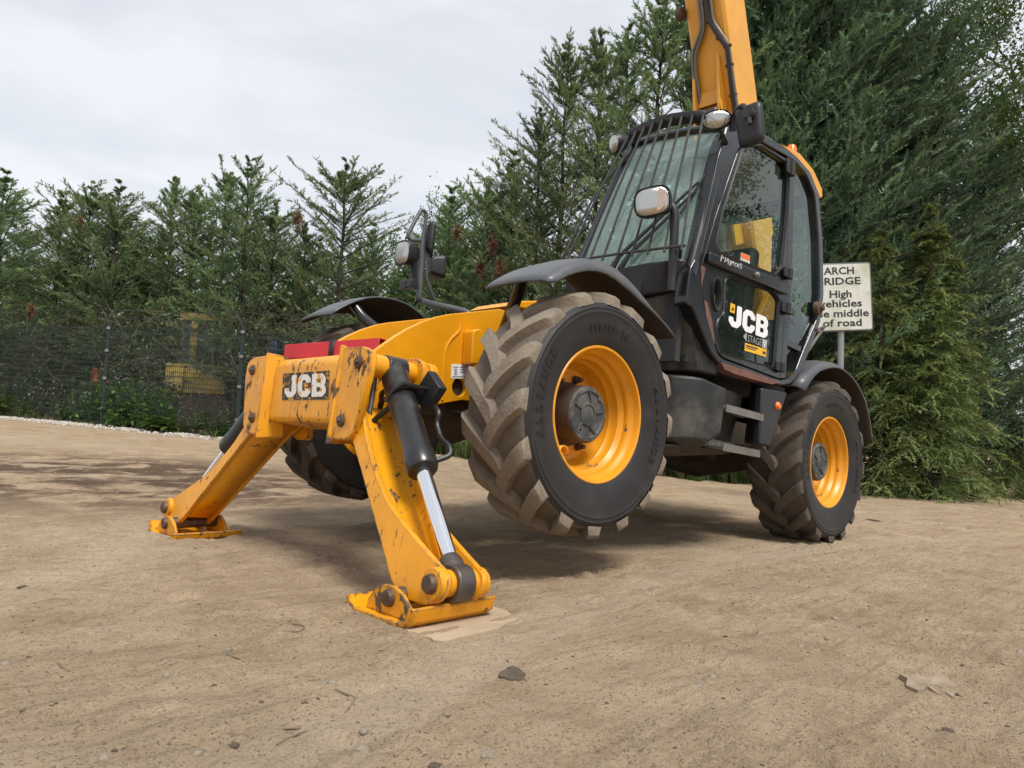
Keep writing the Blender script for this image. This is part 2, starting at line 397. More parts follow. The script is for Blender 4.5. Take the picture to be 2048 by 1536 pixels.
mb = MB(); mb.prism(roundpoly(g, 0.02), 1, 0.313, 0.40); P('gusset', mb, MT['yellow'], ch, bevel=0.008)
mb = MB(); mb.prism(hp([(903, 728), (941, 730), (941, 757), (902, 757)], 1, 0.3135), 1, 0.3125, 0.3145); lb = P('safety_label', mb, MT['white'], ch)
mb = MB()
for (x0, y0, x1, y1) in [(906, 733, 917, 735), (909, 737, 914, 750), (920, 733, 936, 735), (920, 738, 932, 740), (920, 743, 934, 745), (905, 752, 932, 754)]:
    mb.prism(hp([(x0, y0), (x1, y0), (x1, y1), (x0, y1)], 1, 0.316), 1, 0.3148, 0.3158)
P('label_print', mb, MT['decal_grey'], lb, smooth=0, split=True)
mb = MB(); mb.box((-1.95, 0, 0.33), (2.95, 0.60, 0.5)); mb.box((-1.2, 0, 0.12), (3.0, 0.55, 0.30)); mb.box((-2.9, 0, 0.2), (0.8, 0.56, 0.5)); mb.box((0.3, 0, 0.02), (0.5, 0.5, 0.12))
P('chassis_floor', mb, MT['underbody'], bevel=0.01)
mb = MB(); mb.hull([(x, y, z) for x, z in hp([(940, 622), (958, 613), (1022, 612), (1040, 640)], 1, -0.4) for y in (-0.42, 0.0)]); P('lift_point_cover', mb, MT['yellow'], bevel=0.01)
# engine cover on the far side and boom tower behind the cab
mb = MB(); mb.hull([(-0.75, -0.36, 0.25), (-0.75, -1.12, 0.25), (-2.5, -0.36, 0.25), (-2.5, -1.12, 0.25), (-0.85, -0.36, 0.74), (-0.85, -1.05, 0.7), (-2.5, -0.36, 0.86), (-2.5, -1.05, 0.8)]); P('engine_cover', mb, MT['black_plastic'], bevel=0.03)
tw = [(-2.7, 0.3), (-3.75, 0.3), (-3.8, 1.1), (-3.6, 1.55), (-3.3, 1.55), (-3.0, 1.1)]
mb = MB(); mb.prism(roundpoly(tw, 0.08), 1, 0.25, 0.3); mb.prism(roundpoly(tw, 0.08), 1, -0.34, -0.29); P('boom_tower', mb, MT['yellow'], bevel=0.006, split=True)

# ---- boom ----------------------------------------------------
ub = Vector((0.383, 0, 0.924)).normalized(); un = Vector((-0.924, 0, 0.383)).normalized()     # along the boom, and from its underside to its top
B0 = Vector((-2.78, 0, 3.14))
def bp(s, t, y): q = B0 + ub * s + un * t; return (q.x, y, q.z)
yl, yr_ = 0.15, -0.24
mb = MB()
prof = [(0.02, yl), (0.0, yl - 0.03), (0.0, yr_ + 0.03), (0.02, yr_), (0.40, yr_), (0.425, yr_ + 0.05), (0.425, yl - 0.05), (0.40, yl)]
secs = [(-2.0, 0.02), (-0.05, 0.0), (0.52, 0.0), (0.75, 0.015), (6.2, 0.015)]
for (s0, d0), (s1, d1) in zip(secs[:-1], secs[1:]):
    n = len(prof); vs = [bp(s0, t * (1 - d0), y) for t, y in prof] + [bp(s1, t * (1 - d1), y) for t, y in prof]
    mb.add(vs, [(i, (i + 1) % n, (i + 1) % n + n, i + n) for i in range(n)])
mb.add([bp(-2.0, t, y) for t, y in prof], [tuple(range(8))]); mb.add([bp(6.2, t, y) for t, y in prof], [tuple(range(8))])
boom = P('boom', mb, MT['yellow_boom'], bevel=0.006, smooth=25)
mb = MB()     # lug plates of the lift ram on the underside, and the cover between them
for y in (0.045, -0.207):
    q = [(-1.2, 0.0), (-1.2, -0.16), (-0.14, -0.16), (0.02, -0.13), (0.5, -0.02), (0.52, 0.0)]
    vs = [bp(s, t, y) for s, t in q] + [bp(s, t, y - 0.028) for s, t in q]; n = len(q)
    mb.add(vs, [tuple(range(n)), tuple(range(2 * n - 1, n - 1, -1))] + [(i, (i + 1) % n, (i + 1) % n + n, i + n) for i in range(n)])
P('ram_lug', mb, MT['yellow_boom'], boom, bevel=0.004, split=True)
mb = MB(); mb.hull([bp(s, t, y) for s, t in ((0.24, -0.004), (0.22, -0.03), (0.10, -0.06), (0.09, -0.004)) for y in (0.016, -0.206)]); P('lug_cover', mb, MT['yellow_boom'], boom, bevel=0.003)
mb = MB(); mb.tube([bp(0.0, -0.085, 0.012), bp(0.0, -0.085, -0.2)], 0.07, 20); mb.tube([bp(0.0, -0.085, -0.09), bp(-1.3, -0.22, -0.09)], 0.075, 20)
P('lift_ram', mb, MT['castiron'], bevel=0.01)
mb = MB(); mb.tube([bp(0.06, -0.07, 0.046), bp(0.06, -0.07, 0.054)], 0.055, 22); P('pin_collar', mb, MT['yellow_boom'], boom)
mb = MB(); mb.lathe([(0.0, 0.02), (0.055, 0.02), (0.06, 0.0), (0.06, -0.03), (0.0, -0.03)], (0, 0, 0), 1, 20)
vs = [(bp(0.97 + z, -0.03 + x, yr_ - 0.02 + y)) for x, y, z in mb.v]; k = MB(); k.add(vs, mb.f); P('roller', k, MT['bolt'], boom)
for name, pts, r in (('hydraulic_pipe', [(1397, 0), (1401, 35), (1403, 58), (1384, 108), (1387, 145), (1394, 190), (1396, 235)], 0.016), ('hydraulic_pipe', [(1403, 0), (1407, 35), (1408, 60), (1391, 110), (1392, 145), (1399, 190), (1402, 240)], 0.016),
                     ('hydraulic_hose', [(1413, 0), (1420, 42), (1440, 75), (1455, 92), (1459, 130), (1466, 190), (1474, 245)], 0.026), ('hydraulic_pipe', [(1421, 0), (1426, 42), (1446, 72), (1458, 90), (1463, 130), (1471, 190), (1478, 240)], 0.014)):
    # measured on the plane of the boom's underside
    nrm = MV @ (un); o0 = v2w(B0 - un * 0.035); path = []
    for (a, b) in pts:
        d = FWD + RIGHT * ((a - 1024) / FPX) + UP * ((768 - b) / FPX); t = (o0 - CAM).dot(nrm) / d.dot(nrm); w = CAM + d * t
        path.append((MV.transposed() @ (w - Vector((-WB, 0, RG)))) + Vector((-WB, 0, 0)))
    e = (path[0] - path[1]).normalized(); path = [path[0] + e * 1.5] + path
    mb = MB(); mb.tube(fillet(path, 0.05, 4), r, 8); hb = P(name, mb, MT['pipe'] if 'pipe' in name else MT['black_plastic'], boom)
    if 'hose' in name:
        mb = MB()
        for q in path[1:-1]:
            q = Vector(q); mb.box(q, (0.03, 0.075, 0.022))
        P('hose_clip', mb, MT['bolt'], boom, bevel=0.003, split=True)

# ---- stabiliser frame ----------------------------------------
fr_ = MB()
body = roundpoly([(0.70, -0.10), (0.70, 0.13), (0.78, 0.165), (0.955, 0.165), (1.0, 0.125), (1.0, -0.165), (0.985, -0.185), (0.95, -0.185), (0.72, -0.20)], 0.02, 3)
fr_.prism(body, 1, -0.335, 0.335)
beam = P('stabiliser_beam', fr_, MT['yellow_worn'], bevel=0.004)
for sy in (1, -1):
    pl = [(0.390, 0.158), (0.405, 0.176), (0.565, 0.172), (0.625, 0.150), (0.642, 0.120), (0.640, 0.05), (0.578, -0.215), (0.545, -0.250), (0.500, -0.262), (0.395, -0.262), (0.372, -0.245), (0.386, -0.18), (0.392, 0.0)]
    pl = [(sy * a, b) for a, b in pl]
    mb = MB(); mb.prism(pl, 0, 0.995, 1.032)
    fp = P('pin_plate', mb, MT['yellow_worn'], beam, bevel=0.006)
    # flared cheek between plate and beam
    mb = MB(); mb.hull([(x, sy * y, z) for x, y, z in ((0.94, 0.334, 0.185), (1.045, 0.385, 0.19), (0.94, 0.334, -0.20), (1.05, 0.372, -0.285), (1.028, 0.405, 0.187), (1.032, 0.40, -0.283), (0.90, 0.334, -0.26), (0.90, 0.36, -0.27))])
    P('cheek_plate', mb, MT['yellow_worn'], beam, bevel=0.006)
    mb = MB(); mb.prism([(a, b) for a, b in pl], 0, 0.70, 0.735); P('pin_plate', mb, MT['yellow_mid'], beam, bevel=0.005)
    for (y, z) in ((0.55, 0.097), (0.465, -0.172)):
        mb = MB(); mb.lathe([(0.0, 1.048), (0.022, 1.047), (0.030, 1.040), (0.030, 1.030)], (0, sy * y, z), 0, 16); mb.lathe([(0.0, 1.056), (0.012, 1.055), (0.014, 1.045)], (0, sy * y, z), 0, 6)
        P('pin_bolt', mb, MT['bolt'], beam)
        mb = MB(); mb.tube([(0.60, sy * y, z), (1.03, sy * y, z)], 0.028, 16); P('pivot_pin', mb, MT['castiron'], beam)
    mb = MB(); mb.tube([(0.90, sy * 0.55, 0.097), (1.0, sy * 0.55, 0.097)], 0.056, 20); mb.tube([(0.64, sy * 0.55, 0.097), (0.785, sy * 0.55, 0.097)], 0.052, 20); mb.tube([(0.615, sy * 0.55, 0.097), (0.66, sy * 0.55, 0.097)], 0.066, 20)
    P('pin_boss', mb, MT['yellow'], beam, bevel=0.004, split=True)

# JCB badge on the beam face
LJ = [(.45, 1), (.75, 1), (.75, .22), (.53, 0), (.2, 0), (0, .2), (0, .42), (.27, .42), (.27, .3), (.33, .25), (.42, .25), (.45, .3)]
LC = [(.78, .62), (.78, .8), (.58, 1), (.2, 1), (0, .8), (0, .2), (.2, 0), (.58, 0), (.78, .2), (.78, .38), (.5, .38), (.5, .3), (.45, .25), (.33, .25), (.28, .3), (.28, .7), (.33, .75), (.45, .75), (.5, .7), (.5, .62)]
LB = [(0, 0), (.6, 0), (.8, .18), (.8, .4), (.7, .5), (.78, .6), (.78, .82), (.6, 1), (0, 1)]
LBH = [[(.28, .22), (.46, .22), (.51, .27), (.51, .37), (.46, .42), (.28, .42)], [(.28, .6), (.45, .6), (.5, .65), (.5, .73), (.45, .78), (.28, .78)]]
def decal_plate(mb, outer, holes, fmap, th=0.0012):
    bm = bmesh.new(); ed = []
    for lp in [outer] + holes:
        vs = [bm.verts.new((a, b, 0)) for a, b in lp]; ed += [bm.edges.new((vs[i], vs[(i + 1) % len(vs)])) for i in range(len(vs))]
    bmesh.ops.triangle_fill(bm, use_beauty=True, edges=ed); bm.verts.index_update()
    mb.add([fmap(v.co.x, v.co.y) for v in bm.verts], [tuple(v.index for v in f.verts) for f in bm.faces]); bm.free()
def jcb(mb, fmap, g=0.07):
    """fmap takes (0..1, 0..1) over the whole word"""
    Wd = 0.75 + 0.78 + 0.8 + 2 * g
    for sh, holes, x0 in ((roundpoly(LJ, 0.05, 2), [], 0), (roundpoly(LC, 0.05, 2), [], 0.75 + g), (roundpoly(LB, 0.05, 2), LBH, 1.53 + 2 * g)):
        decal_plate(mb, sh, holes, lambda a, b, x0=x0: fmap((a + x0) / Wd, b))
def quadmap(ll, lr, ul, nrm, off):
    ll, lr, ul = Vector(ll), Vector(lr), Vector(ul); nrm = Vector(nrm)
    return lambda a, b: tuple(ll + (lr - ll) * a + (ul - ll) * b + nrm * off)
q = [hv(*c, 0, 1.001) for c in ((566, 799), (655, 798), (568, 748))]
fm = quadmap(*q, (1, 0, 0), 0.0015)
mb = MB(); decal_plate(mb, [(-.02, -.02), (1.02, -.02), (1.03, 1.02), (-.02, 1.02)], [], fm); bk = P('badge', mb, MT['dark_worn'], beam, smooth=0, recalc=False)
mb = MB(); jcb(mb, quadmap(*[Vector(p) for p in (fm(.04, .08), fm(.97, .08), fm(.04, .93))], (1, 0, 0), 0.001)); P('badge_lettering', mb, MT['white_worn'], bk, smooth=0, recalc=False)

# ---- stabiliser legs -----------------------------------------
def lean(z): return 0.105 * max(0.0, min(1.0, (-0.17 - z) / 0.65))
def leg(sy):
    # side plates in the y-z plane, following the leg outwards and down; they lean a little forward
    outl = [(0.405, -0.10), (0.46, -0.075), (0.53, -0.085), (0.565, -0.14), (0.627, -0.226), (0.723, -0.336), (0.80, -0.405), (0.913, -0.497), (1.036, -0.562), (1.166, -0.622), (1.30, -0.68), (1.395, -0.72), (1.405, -0.765), (1.38, -0.815), (1.30, -0.842), (1.15, -0.84), (1.075, -0.79), (0.938, -0.654), (0.789, -0.509), (0.655, -0.376), (0.50, -0.228), (0.42, -0.19)]
    outl = roundpoly(outl, 0.03, 2)
    def plate(x0, x1, lk=1.0):
        m_ = MB(); n = len(outl)
        vs = [(x0 + lk * lean(z), sy * y, z) for y, z in outl] + [(x1 + lk * lean(z), sy * y, z) for y, z in outl]
        m_.add(vs, [tuple(range(n)), tuple(range(2 * n - 1, n - 1, -1))] + [(i, (i + 1) % n, (i + 1) % n + n, i + n) for i in range(n)]); return m_
    lg = P('stabiliser_leg', plate(0.965, 0.99), MT['yellow_mid'], bevel=0.004)
    rp = plate(0.74, 0.765, 1.55); P('rear_side_plate', rp, MT['yellow_mid'], lg, bevel=0.004)
    # web between the two plates
    up_ = [(0.47, -0.09), (0.545, -0.13), (0.62, -0.24), (0.72, -0.35), (0.82, -0.45), (0.93, -0.56), (1.07, -0.69), (1.20, -0.79)]
    mb = MB(); n = len(up_); th_ = [(-0.02, -0.02)] * n
    vs = []
    for (y, z) in up_: vs += [(0.765 + 1.55 * lean(z), sy * y, z), (0.965 + lean(z), sy * y, z)]
    for (y, z) in up_: vs += [(0.765 + 1.55 * lean(z), sy * (y - 0.02), z - 0.02), (0.965 + lean(z), sy * (y - 0.02), z - 0.02)]
    f = []
    for i in range(n - 1): f += [(2 * i, 2 * i + 1, 2 * i + 3, 2 * i + 2), (2 * n + 2 * i, 2 * n + 2 * i + 2, 2 * n + 2 * i + 3, 2 * n + 2 * i + 1)]
    mb.add(vs, f); P('web_plate', mb, MT['yellow_mid'], lg)
    # lower web (underside of the box)
    lo = [(0.42, -0.195), (0.495, -0.23), (0.65, -0.378), (0.785, -0.511), (0.934, -0.656), (1.07, -0.79)]
    mb = MB(); n = len(lo); vs = []
    for (y, z) in lo: vs += [(0.766 + 1.55 * lean(z), sy * (y + 0.008), z + 0.008), (0.964 + lean(z), sy * (y + 0.008), z + 0.008)]
    mb.add(vs, [(2 * i, 2 * i + 1, 2 * i + 3, 2 * i + 2) for i in range(n - 1)]); P('under_plate', mb, MT['yellow_mid'], lg, solid=0.012)
    zx = lean(-0.75)
    # rod pin
    mb = MB(); mb.lathe([(0.0, 1.035), (0.03, 1.034), (0.036, 1.025), (0.036, 0.97)], (zx + 0.0, sy * 1.34, -0.757), 0, 18); P('rod_pin', mb, MT['bolt'], lg)
    mb = MB(); mb.lathe([(0.037, 1.012), (0.058, 1.010), (0.06, 0.985)], (zx, sy * 1.34, -0.757), 0, 22); mb.lathe([(0.0, 0.765), (0.05, 0.765), (0.058, 0.775), (0.058, 0.80)], (zx, sy * 1.34, -0.757), 0, 22)
    mb.tube([(zx + 0.815, sy * 1.34, -0.757), (zx + 0.85, sy * 1.34, -0.757)], 0.05, 18); mb.tube([(zx + 0.925, sy * 1.34, -0.757), (zx + 0.965, sy * 1.34, -0.757)], 0.05, 18)
    P('rod_pin_boss', mb, MT['yellow_mid'], lg, bevel=0.003, split=True)
    # ram: cylinder, rod, end
    t0 = Vector((0.845, sy * 0.55, 0.097)); t1 = Vector((zx + 0.892, sy * 1.34, -0.757)); dv = (t1 - t0).normalized(); L = (t1 - t0).length
    mb = MB(); mb.tube([t0 - Vector((0.055, 0, 0)), t0 + Vector((0.055, 0, 0))], 0.062, 24)
    rad = [0.062, 0.066, 0.066, 0.071, 0.071, 0.064, 0.052]; ss = [0.0, 0.05, 0.53, 0.55, 0.61, 0.63, 0.632]
    mb.tube([t0 + dv * s for s in ss], rad, 28)
    cy = P('stabiliser_ram', mb, MT['cyl'], bevel=0.004)
    mb = MB(); mb.tube([t0 + dv * 0.60, t0 + dv * (L - 0.04)], 0.033, 24); P('piston_rod', mb, MT['chrome'], cy)
    mb = MB(); mb.tube([t1 - Vector((0.04, 0, 0)), t1 + Vector((0.04, 0, 0))], 0.070, 28); mb.tube([t1 - dv * 0.115, t1 - dv * 0.085, t1], [0.036, 0.048, 0.056], 20); P('rod_end', mb, MT['castiron'], cy, bevel=0.006)
    # hose clamp, valve block and steel pipe beside the ram
    side_ = dv.cross(Vector((1, 0, 0))).normalized() * (1 if sy > 0 else -1)
    if side_.z < 0: side_ = -side_
    c0 = t0 + dv * 0.19
    ring = []
    for k in range(13):
        a = math.pi * (0.05 + 0.95 * k / 12); ring.append(c0 + Vector((1, 0, 0)) * 0.074 * math.cos(a + 0.35) + side_ * 0.074 * math.sin(a + 0.35))
    mb = MB(); mb.tube([ring[0] - side_ * 0.07] + ring + [ring[-1] - side_ * 0.05 - Vector((0.03, 0, 0))], 0.011, 8); mb.tube([ring[0] + Vector((0.0, 0, 0)), ring[0] + Vector((-0.02, 0, 0)) + side_ * 0.05, ring[0] + Vector((-0.18, 0, -0.01)) + side_ * 0.055], 0.011, 8)
    P('ram_clamp', mb, MT['cyl'], cy)
    mb = MB(); bc = t0 + dv * 0.20 + Vector((-0.115, 0, 0)) + side_ * 0.075; mb.box(bc, (0.05, 0.13, 0.15), Matrix.Rotation(sy * -0.70, 3, 'X')); P('valve_block', mb, MT['black_plastic'], cy, bevel=0.006)
    a0 = bc + dv * 0.1; mb = MB(); mb.tube(fillet([a0, a0 + dv * 0.05 + side_ * 0.015, a0 + dv * 0.08 - side_ * 0.025, a0 + dv * 0.17 - side_ * 0.03, a0 + dv * 0.24 + side_ * 0.005, a0 + dv * 0.29 + side_ * 0.0, a0 + dv * 0.30 - side_ * 0.04 + Vector((0.07, 0, 0))], 0.03), 0.0125, 8); P('ram_pipe', mb, MT['black_plastic'], cy)
    h0 = Vector((0.92, sy * 0.52, 0.05)); mb = MB(); mb.tube([h0, h0 + Vector((0.0, 0.0, -0.10)), h0 + Vector((0.01, sy * 0.01, -0.17))], [0.014, 0.014, 0.012], 10); P('hose_spring', mb, MT['pipe'], cy)
    mb = MB(); mb.tube(fillet([h0 + Vector((0.01, sy * 0.01, -0.17)), h0 + Vector((0.01, sy * 0.03, -0.23)), h0 + Vector((0.0, sy * 0.05, -0.20)), c0], 0.03), 0.013, 8); P('ram_hose', mb, MT['black_plastic'], cy)
    for q in range(2):
        mb = MB(); mb.tube(fillet([(0.66, sy * (.16 + .05 * q), 0.05), (0.69, sy * .27, -0.03 - .05 * q), (0.80, sy * .42, -0.06 - .05 * q), (0.86, sy * .50, 0.0 - .04 * q), c0 + side_ * .05 - Vector((.07, 0, .02 + .03 * q))], .06), 0.013, 8); P('ram_hose', mb, MT['black_plastic'], cy)
    # foot pad: horizontal on the ground whatever the machine's pitch
    Rp = MV.transposed()
    fx, fy = 1.135, 1.135
    fo = Vector((1.0, sy * 1.14, -0.83)); gw = v2w(fo); 
    base_w = Vector((gw.x, gw.y, 0.0))
    def fw(a, b, c):    # pad coordinates: a forward, b outward, c up from the ground -> machine coordinates
        w = base_w + Vector((a, sy * b, c)); return tuple((Rp @ (w - Vector((-WB, 0, RG)))) + Vector((-WB, 0, 0)))
    prof = [(-0.215, 0.05), (-0.20, 0.028), (-0.165, 0.012), (0.12, 0.012), (0.165, 0.018), (0.19, 0.036), (0.208, 0.078), (0.221, 0.074), (0.207, 0.026), (0.178, 0.004), (0.13, -0.004), (-0.17, -0.004), (-0.215, 0.012), (-0.23, 0.044)]
    mb = MB(); n = len(prof); vs = []; xs = [-0.215, -0.20, 0.175, 0.192]; sc = [0.93, 1, 1, 0.93]
    for x, s in zip(xs, sc): vs += [fw(x, p[0] * s, p[1]) for p in prof]
    f = [(j * n + i, j * n + (i + 1) % n, (j + 1) * n + (i + 1) % n, (j + 1) * n + i) for j in range(3) for i in range(n)]
    f += [tuple(range(n)), tuple(range(4 * n - 1, 3 * n - 1, -1))]
    mb.add(vs, f); pad = P('foot_pad', mb, MT['yellow_worn'], lg, bevel=0.003)
    mb = MB()
    for x0, x1 in ((0.132, 0.152), (-0.165, -0.145)):
        ear = [(-0.125, 0.012), (-0.12, 0.045), (-0.08, 0.09), (-0.02, 0.118), (0.04, 0.121), (0.10, 0.10), (0.145, 0.058), (0.165, 0.012)]
        n = len(ear); vs = [fw(x0, a, b) for a, b in ear] + [fw(x1, a, b) for a, b in ear]
        mb.add(vs, [tuple(range(n)), tuple(range(2 * n - 1, n - 1, -1))] + [(i, (i + 1) % n, (i + 1) % n + n, i + n) for i in range(n)])
    P('pad_ear', mb, MT['yellow_worn'], lg, bevel=0.003, split=True)
    mb = MB(); mb.tube([fw(-0.175, 0.025, 0.078), fw(0.160, 0.025, 0.078), fw(0.172, 0.025, 0.078), fw(0.174, 0.025, 0.078)], [0.034, 0.034, 0.028, 0.01], 16); P('foot_pin', mb, MT['bolt'], lg)
leg(1); leg(-1)

# red safety strut lying in the nose
mb = MB()
p0 = Vector(hv(582, 707, 0, 0.86)); p1 = Vector(hv(771, 695, 1, 0.26))
dv = (p1 - p0).normalized(); w_ = dv.cross(Vector((0, 0, 1))).normalized(); u_ = w_.cross(dv)
o_ = [(-1, -1), (1, -1), (1, 1), (-1, 1)]; 
vs = [p0 + w_ * a * 0.05 + u_ * b * 0.042 for a, b in o_] + [p0 + w_ * a * 0.044 + u_ * b * 0.036 for a, b in o_] + [p1 + w_ * a * 0.05 + u_ * b * 0.042 for a, b in o_] + [p1 + w_ * a * 0.044 + u_ * b * 0.036 for a, b in o_]
f = []
for i in range(4):
    j = (i + 1) % 4; f += [(i, j, 8 + j, 8 + i), (4 + i, 12 + i, 12 + j, 4 + j), (i, 4 + i, 4 + j, j), (8 + i, 8 + j, 12 + j, 12 + i)]
mb.add(vs, f); st = P('safety_strut', mb, MT['red'], bevel=0.006)
mb = MB(); c = p0 + dv * ((p1 - p0).length * .53)
vs = [c + dv * s + w_ * a * 0.053 + u_ * b * 0.045 for s in (-0.02, 0.02) for a, b in o_]; mb.add(vs, [(i, (i + 1) % 4, 4 + (i + 1) % 4, 4 + i) for i in range(4)]); P('strap', mb, MT['black_plastic'], st, solid=0.004)

# ---- wheels --------------------------------------------------
def tyre_meshes(s, flat, treadm):
    half = [(.335, .150), (.343, .166), (.365, .176), (.42, .192), (.47, .200), (.500, .2005), (.506, .2035), (.512, .2005), (.522, .2), (.528, .203), (.534, .1985), (.553, .188)]
    trd = [(.553, .188), (.560, .176), (.564, .15), (.567, .08), (.568, 0)]
    mb = MB()
    mb.lathe([(r, s * y) for r, y in half], (0, 0, 0), 1, 80, 0); mb.lathe([(r, -s * y) for r, y in half], (0, 0, 0), 1, 80, 0)
    mb.lathe([(r, s * y) for r, y in trd + [(r, -y) for r, y in trd[-2::-1]]], (0, 0, 0), 1, 80, 2)
    N = 16
    for sd_ in (1, -1):
        for k in range(N):
            ph = 2 * math.pi * (k + (0.5 if sd_ < 0 else 0)) / N + random.uniform(-.008, .008)
            sec = [(-.01, .1985, .553, .040), (.0, .197, .590, .044), (.03, .178, .607, .047), (.085, .135, .612, .046), (.17, .075, .614, .045), (.265, .02, .615, .048), (.33, -.012, .614, .056), (.39, -.03, .610, .056), (.405, -.036, .578, .056)]
            vs = []
            for (dp, y, rt, hw) in sec:
                for (r, w) in ((.546, hw + .014), (rt, hw - .003), (rt, -hw + .003), (.546, -hw - .014)):
                    a = ph - dp + w / .6
                    if rt < .56: r = min(r, rt)
                    vs.append((r * math.cos(a), s * sd_ * y, r * math.sin(a)))
            n = len(sec); f = []
            for i in range(n - 1):
                for j in range(3): f.append((i * 4 + j, i * 4 + j + 1, (i + 1) * 4 + j + 1, (i + 1) * 4 + j))
            f += [(0, 1, 2, 3), ((n - 1) * 4, (n - 1) * 4 + 1, (n - 1) * 4 + 2, (n - 1) * 4 + 3)]
            mb.add(vs, f, 1)
            pass
    if flat:
        n_ = Vector((math.sin(TH), 0, math.cos(TH))); lim = -(RG + 0.004)
        out = []
        for v in mb.v:
            v = Vector(v); d = v.dot(n_)
            if d < lim: v = v + n_ * (lim - d)
            if d < -0.48: v.y *= 1 + 0.05 * (-0.48 - d) / 0.12
            out.append(tuple(v))
        mb.v = out
    return mb
def rim_mb(s):
    mb = MB()
    pr = [(.346, .150), (.345, .163), (.339, .168), (.330, .166), (.325, .155), (.322, .142), (.317, .128), (.306, .118), (.300, .100), (.300, .085), (.290, .070), (.281, .060), (.279, .040), (.272, .022), (.264, .012), (.262, -.006), (.256, -.02), (.246, -.045), (.236, -.060), (.215, -.062), (.21, -.055), (.0, -.055)]
    mb.lathe([(r, s * y) for r, y in pr], (0, 0, 0), 1, 64)
    mb.lathe([(r, s * y) for r, y in [(.262, -.01), (.285, -.09), (.29, -.13), (.318, -.14), (.325, -.16), (.339, -.168), (.346, -.15)]], (0, 0, 0), 1, 64)
    return mb
def wheel(x, y, s, flat, old):
    w = rim_mb(s).build('wheel', MT['rim'], root, smooth=30); w.location = (x - VO[0], y - VO[1], 0 - VO[2])
    tyre_meshes(s, flat, None).build('tyre', [MT['rubber'], MT['tread_old'] if old else MT['tread'], MT['tread_old'] if old else MT['groove']], w, smooth=50, bevel=0.011)
    mb = MB()
    mb.lathe([(.165, s * -.055), (.165, s * -.045), (.147, s * -.035), (.146, s * .075), (.141, s * .085)], (0, 0, 0), 1, 40, 0)
    mb.lathe([(.141, s * .085), (.134, s * .094), (.118, s * .096), (.112, s * .088), (.06, s * .088), (.058, s * .094), (.05, s * .094), (.048, s * .088), (.0, s * .088)], (0, 0, 0), 1, 40, 1)
    hb = mb.build('hub', [MT['hub_side'], MT['hub']], w, smooth=35)
    mb = MB()
    for k in range(5):
        a = 2 * math.pi * k / 5 + 0.4
        mb.box((.088 * math.cos(a), s * .090, .088 * math.sin(a)), (.055, .012, .012), Matrix.Rotation(-a + (0.5 if k % 2 else 0), 3, 'Y'))
    a = -0.95; mb.lathe([(.006, s * .1), (.012, s * .1), (.016, s * .096), (.016, s * .08)], (.105 * math.cos(a), 0, .105 * math.sin(a)), 1, 14)
    a = 2.3; mb.lathe([(.0, s * .098), (.010, s * .098), (.012, s * .08)], (.115 * math.cos(a), 0, .115 * math.sin(a)), 1, 8)
    [q.build('hub_casting', MT['hub'], w, bevel=0.002) for q in mb_split(mb)]
    nut = None
    for k in range(8):
        a = 2 * math.pi * k / 8 + 0.2
        if nut is None:
            mb = MB(); mb.lathe([(.0, s * .0), (.012, s * -.001), (.012, s * -.025), (.02, s * -.026), (.02, s * -.05), (.026, s * -.052)], (0, 0, 0), 1, 6); nut = mb.build('wheel_nut', MT['bolt'], w); o = nut
        else: o = nut.copy(); COL.objects.link(o); o.parent = w
        o.location = (.188 * math.cos(a), 0, .188 * math.sin(a))
    # bent valve guard
    mb = MB(); a0 = -0.9
    for k in range(9):
        a = math.pi * k / 8
        mb.v += [(.262 * math.cos(a0) + .03 * math.cos(a), s * .06, .262 * math.sin(a0) + .03 * math.sin(a)), (.262 * math.cos(a0) + .03 * math.cos(a), s * .10, .262 * math.sin(a0) + .03 * math.sin(a))]
    for k in range(8): mb.f.append((2 * k, 2 * k + 1, 2 * k + 3, 2 * k + 2)); mb.m.append(0)
    mb.build('valve_guard', MT['rim'], w, solid=0.006)
    # raised lettering on the sidewall
    if s > 0:
        def arc(txt, size, r, a_mid, adv):
            mb = MB()
            n = len(txt)
            for i, chh in enumerate(txt):
                if chh == ' ': continue
                v, f = text_mesh(chh, size, 0.004 * size / 0.06); a = a_mid + (i - (n - 1) / 2) * adv
                for_v = []
                ca, sa = math.cos(a), math.sin(a)
                for (px_, py_, _) in v:
                    rr = r + py_
                    yy = .2008 if rr > .455 else .2008 - (.455 - rr) * .17
                    tx, tz = -sa, ca
                    for_v.append((rr * ca + px_ * tx, yy + .0015, rr * sa + px_ * tz))
                mb.add(for_v, f)
            mb.build('sidewall_lettering', MT['rubber_text'], w, smooth=0, recalc=False)
        arc('ALLIANCE', 0.060, 0.460, R_(-4 + 10), 0.118)
        arc('ALLIANCE', 0.060, 0.460, R_(180), 0.118)
        arc('400/80-24', 0.042, 0.43, R_(88), 0.082)
    return w
random.seed(3)
wheel(0.0, 0.975, 1, False, False); wheel(-WB, 0.975, 1, True, True)
wheel(0.0, -0.975, -1, False, True); wheel(-WB, -0.975, -1, True, True)
mb = MB(); mb.tube([(0, -0.93, 0), (0, -0.55, 0), (0, -0.5, 0), (0, -0.25, 0), (0, 0, -0.02), (0, 0.25, 0), (0, 0.5, 0), (0, 0.55, 0), (0, 0.93, 0)], [0.14, 0.13, 0.10, 0.12, 0.17, 0.12, 0.10, 0.13, 0.14], 20); mb.box((0.05, 0.62, -0.02), (0.3, 0.2, 0.18)); mb.box((0.05, -0.62, -0.02), (0.3, 0.2, 0.18)); P('front_axle', mb, MT['underbody'], bevel=0.01)
mb = MB(); mb.tube([(-WB, -0.93, 0), (-WB, -0.5, 0), (-WB, 0, -0.02), (-WB, 0.5, 0), (-WB, 0.93, 0)], [0.13, 0.10, 0.17, 0.10, 0.13], 20); P('rear_axle', mb, MT['underbody'])

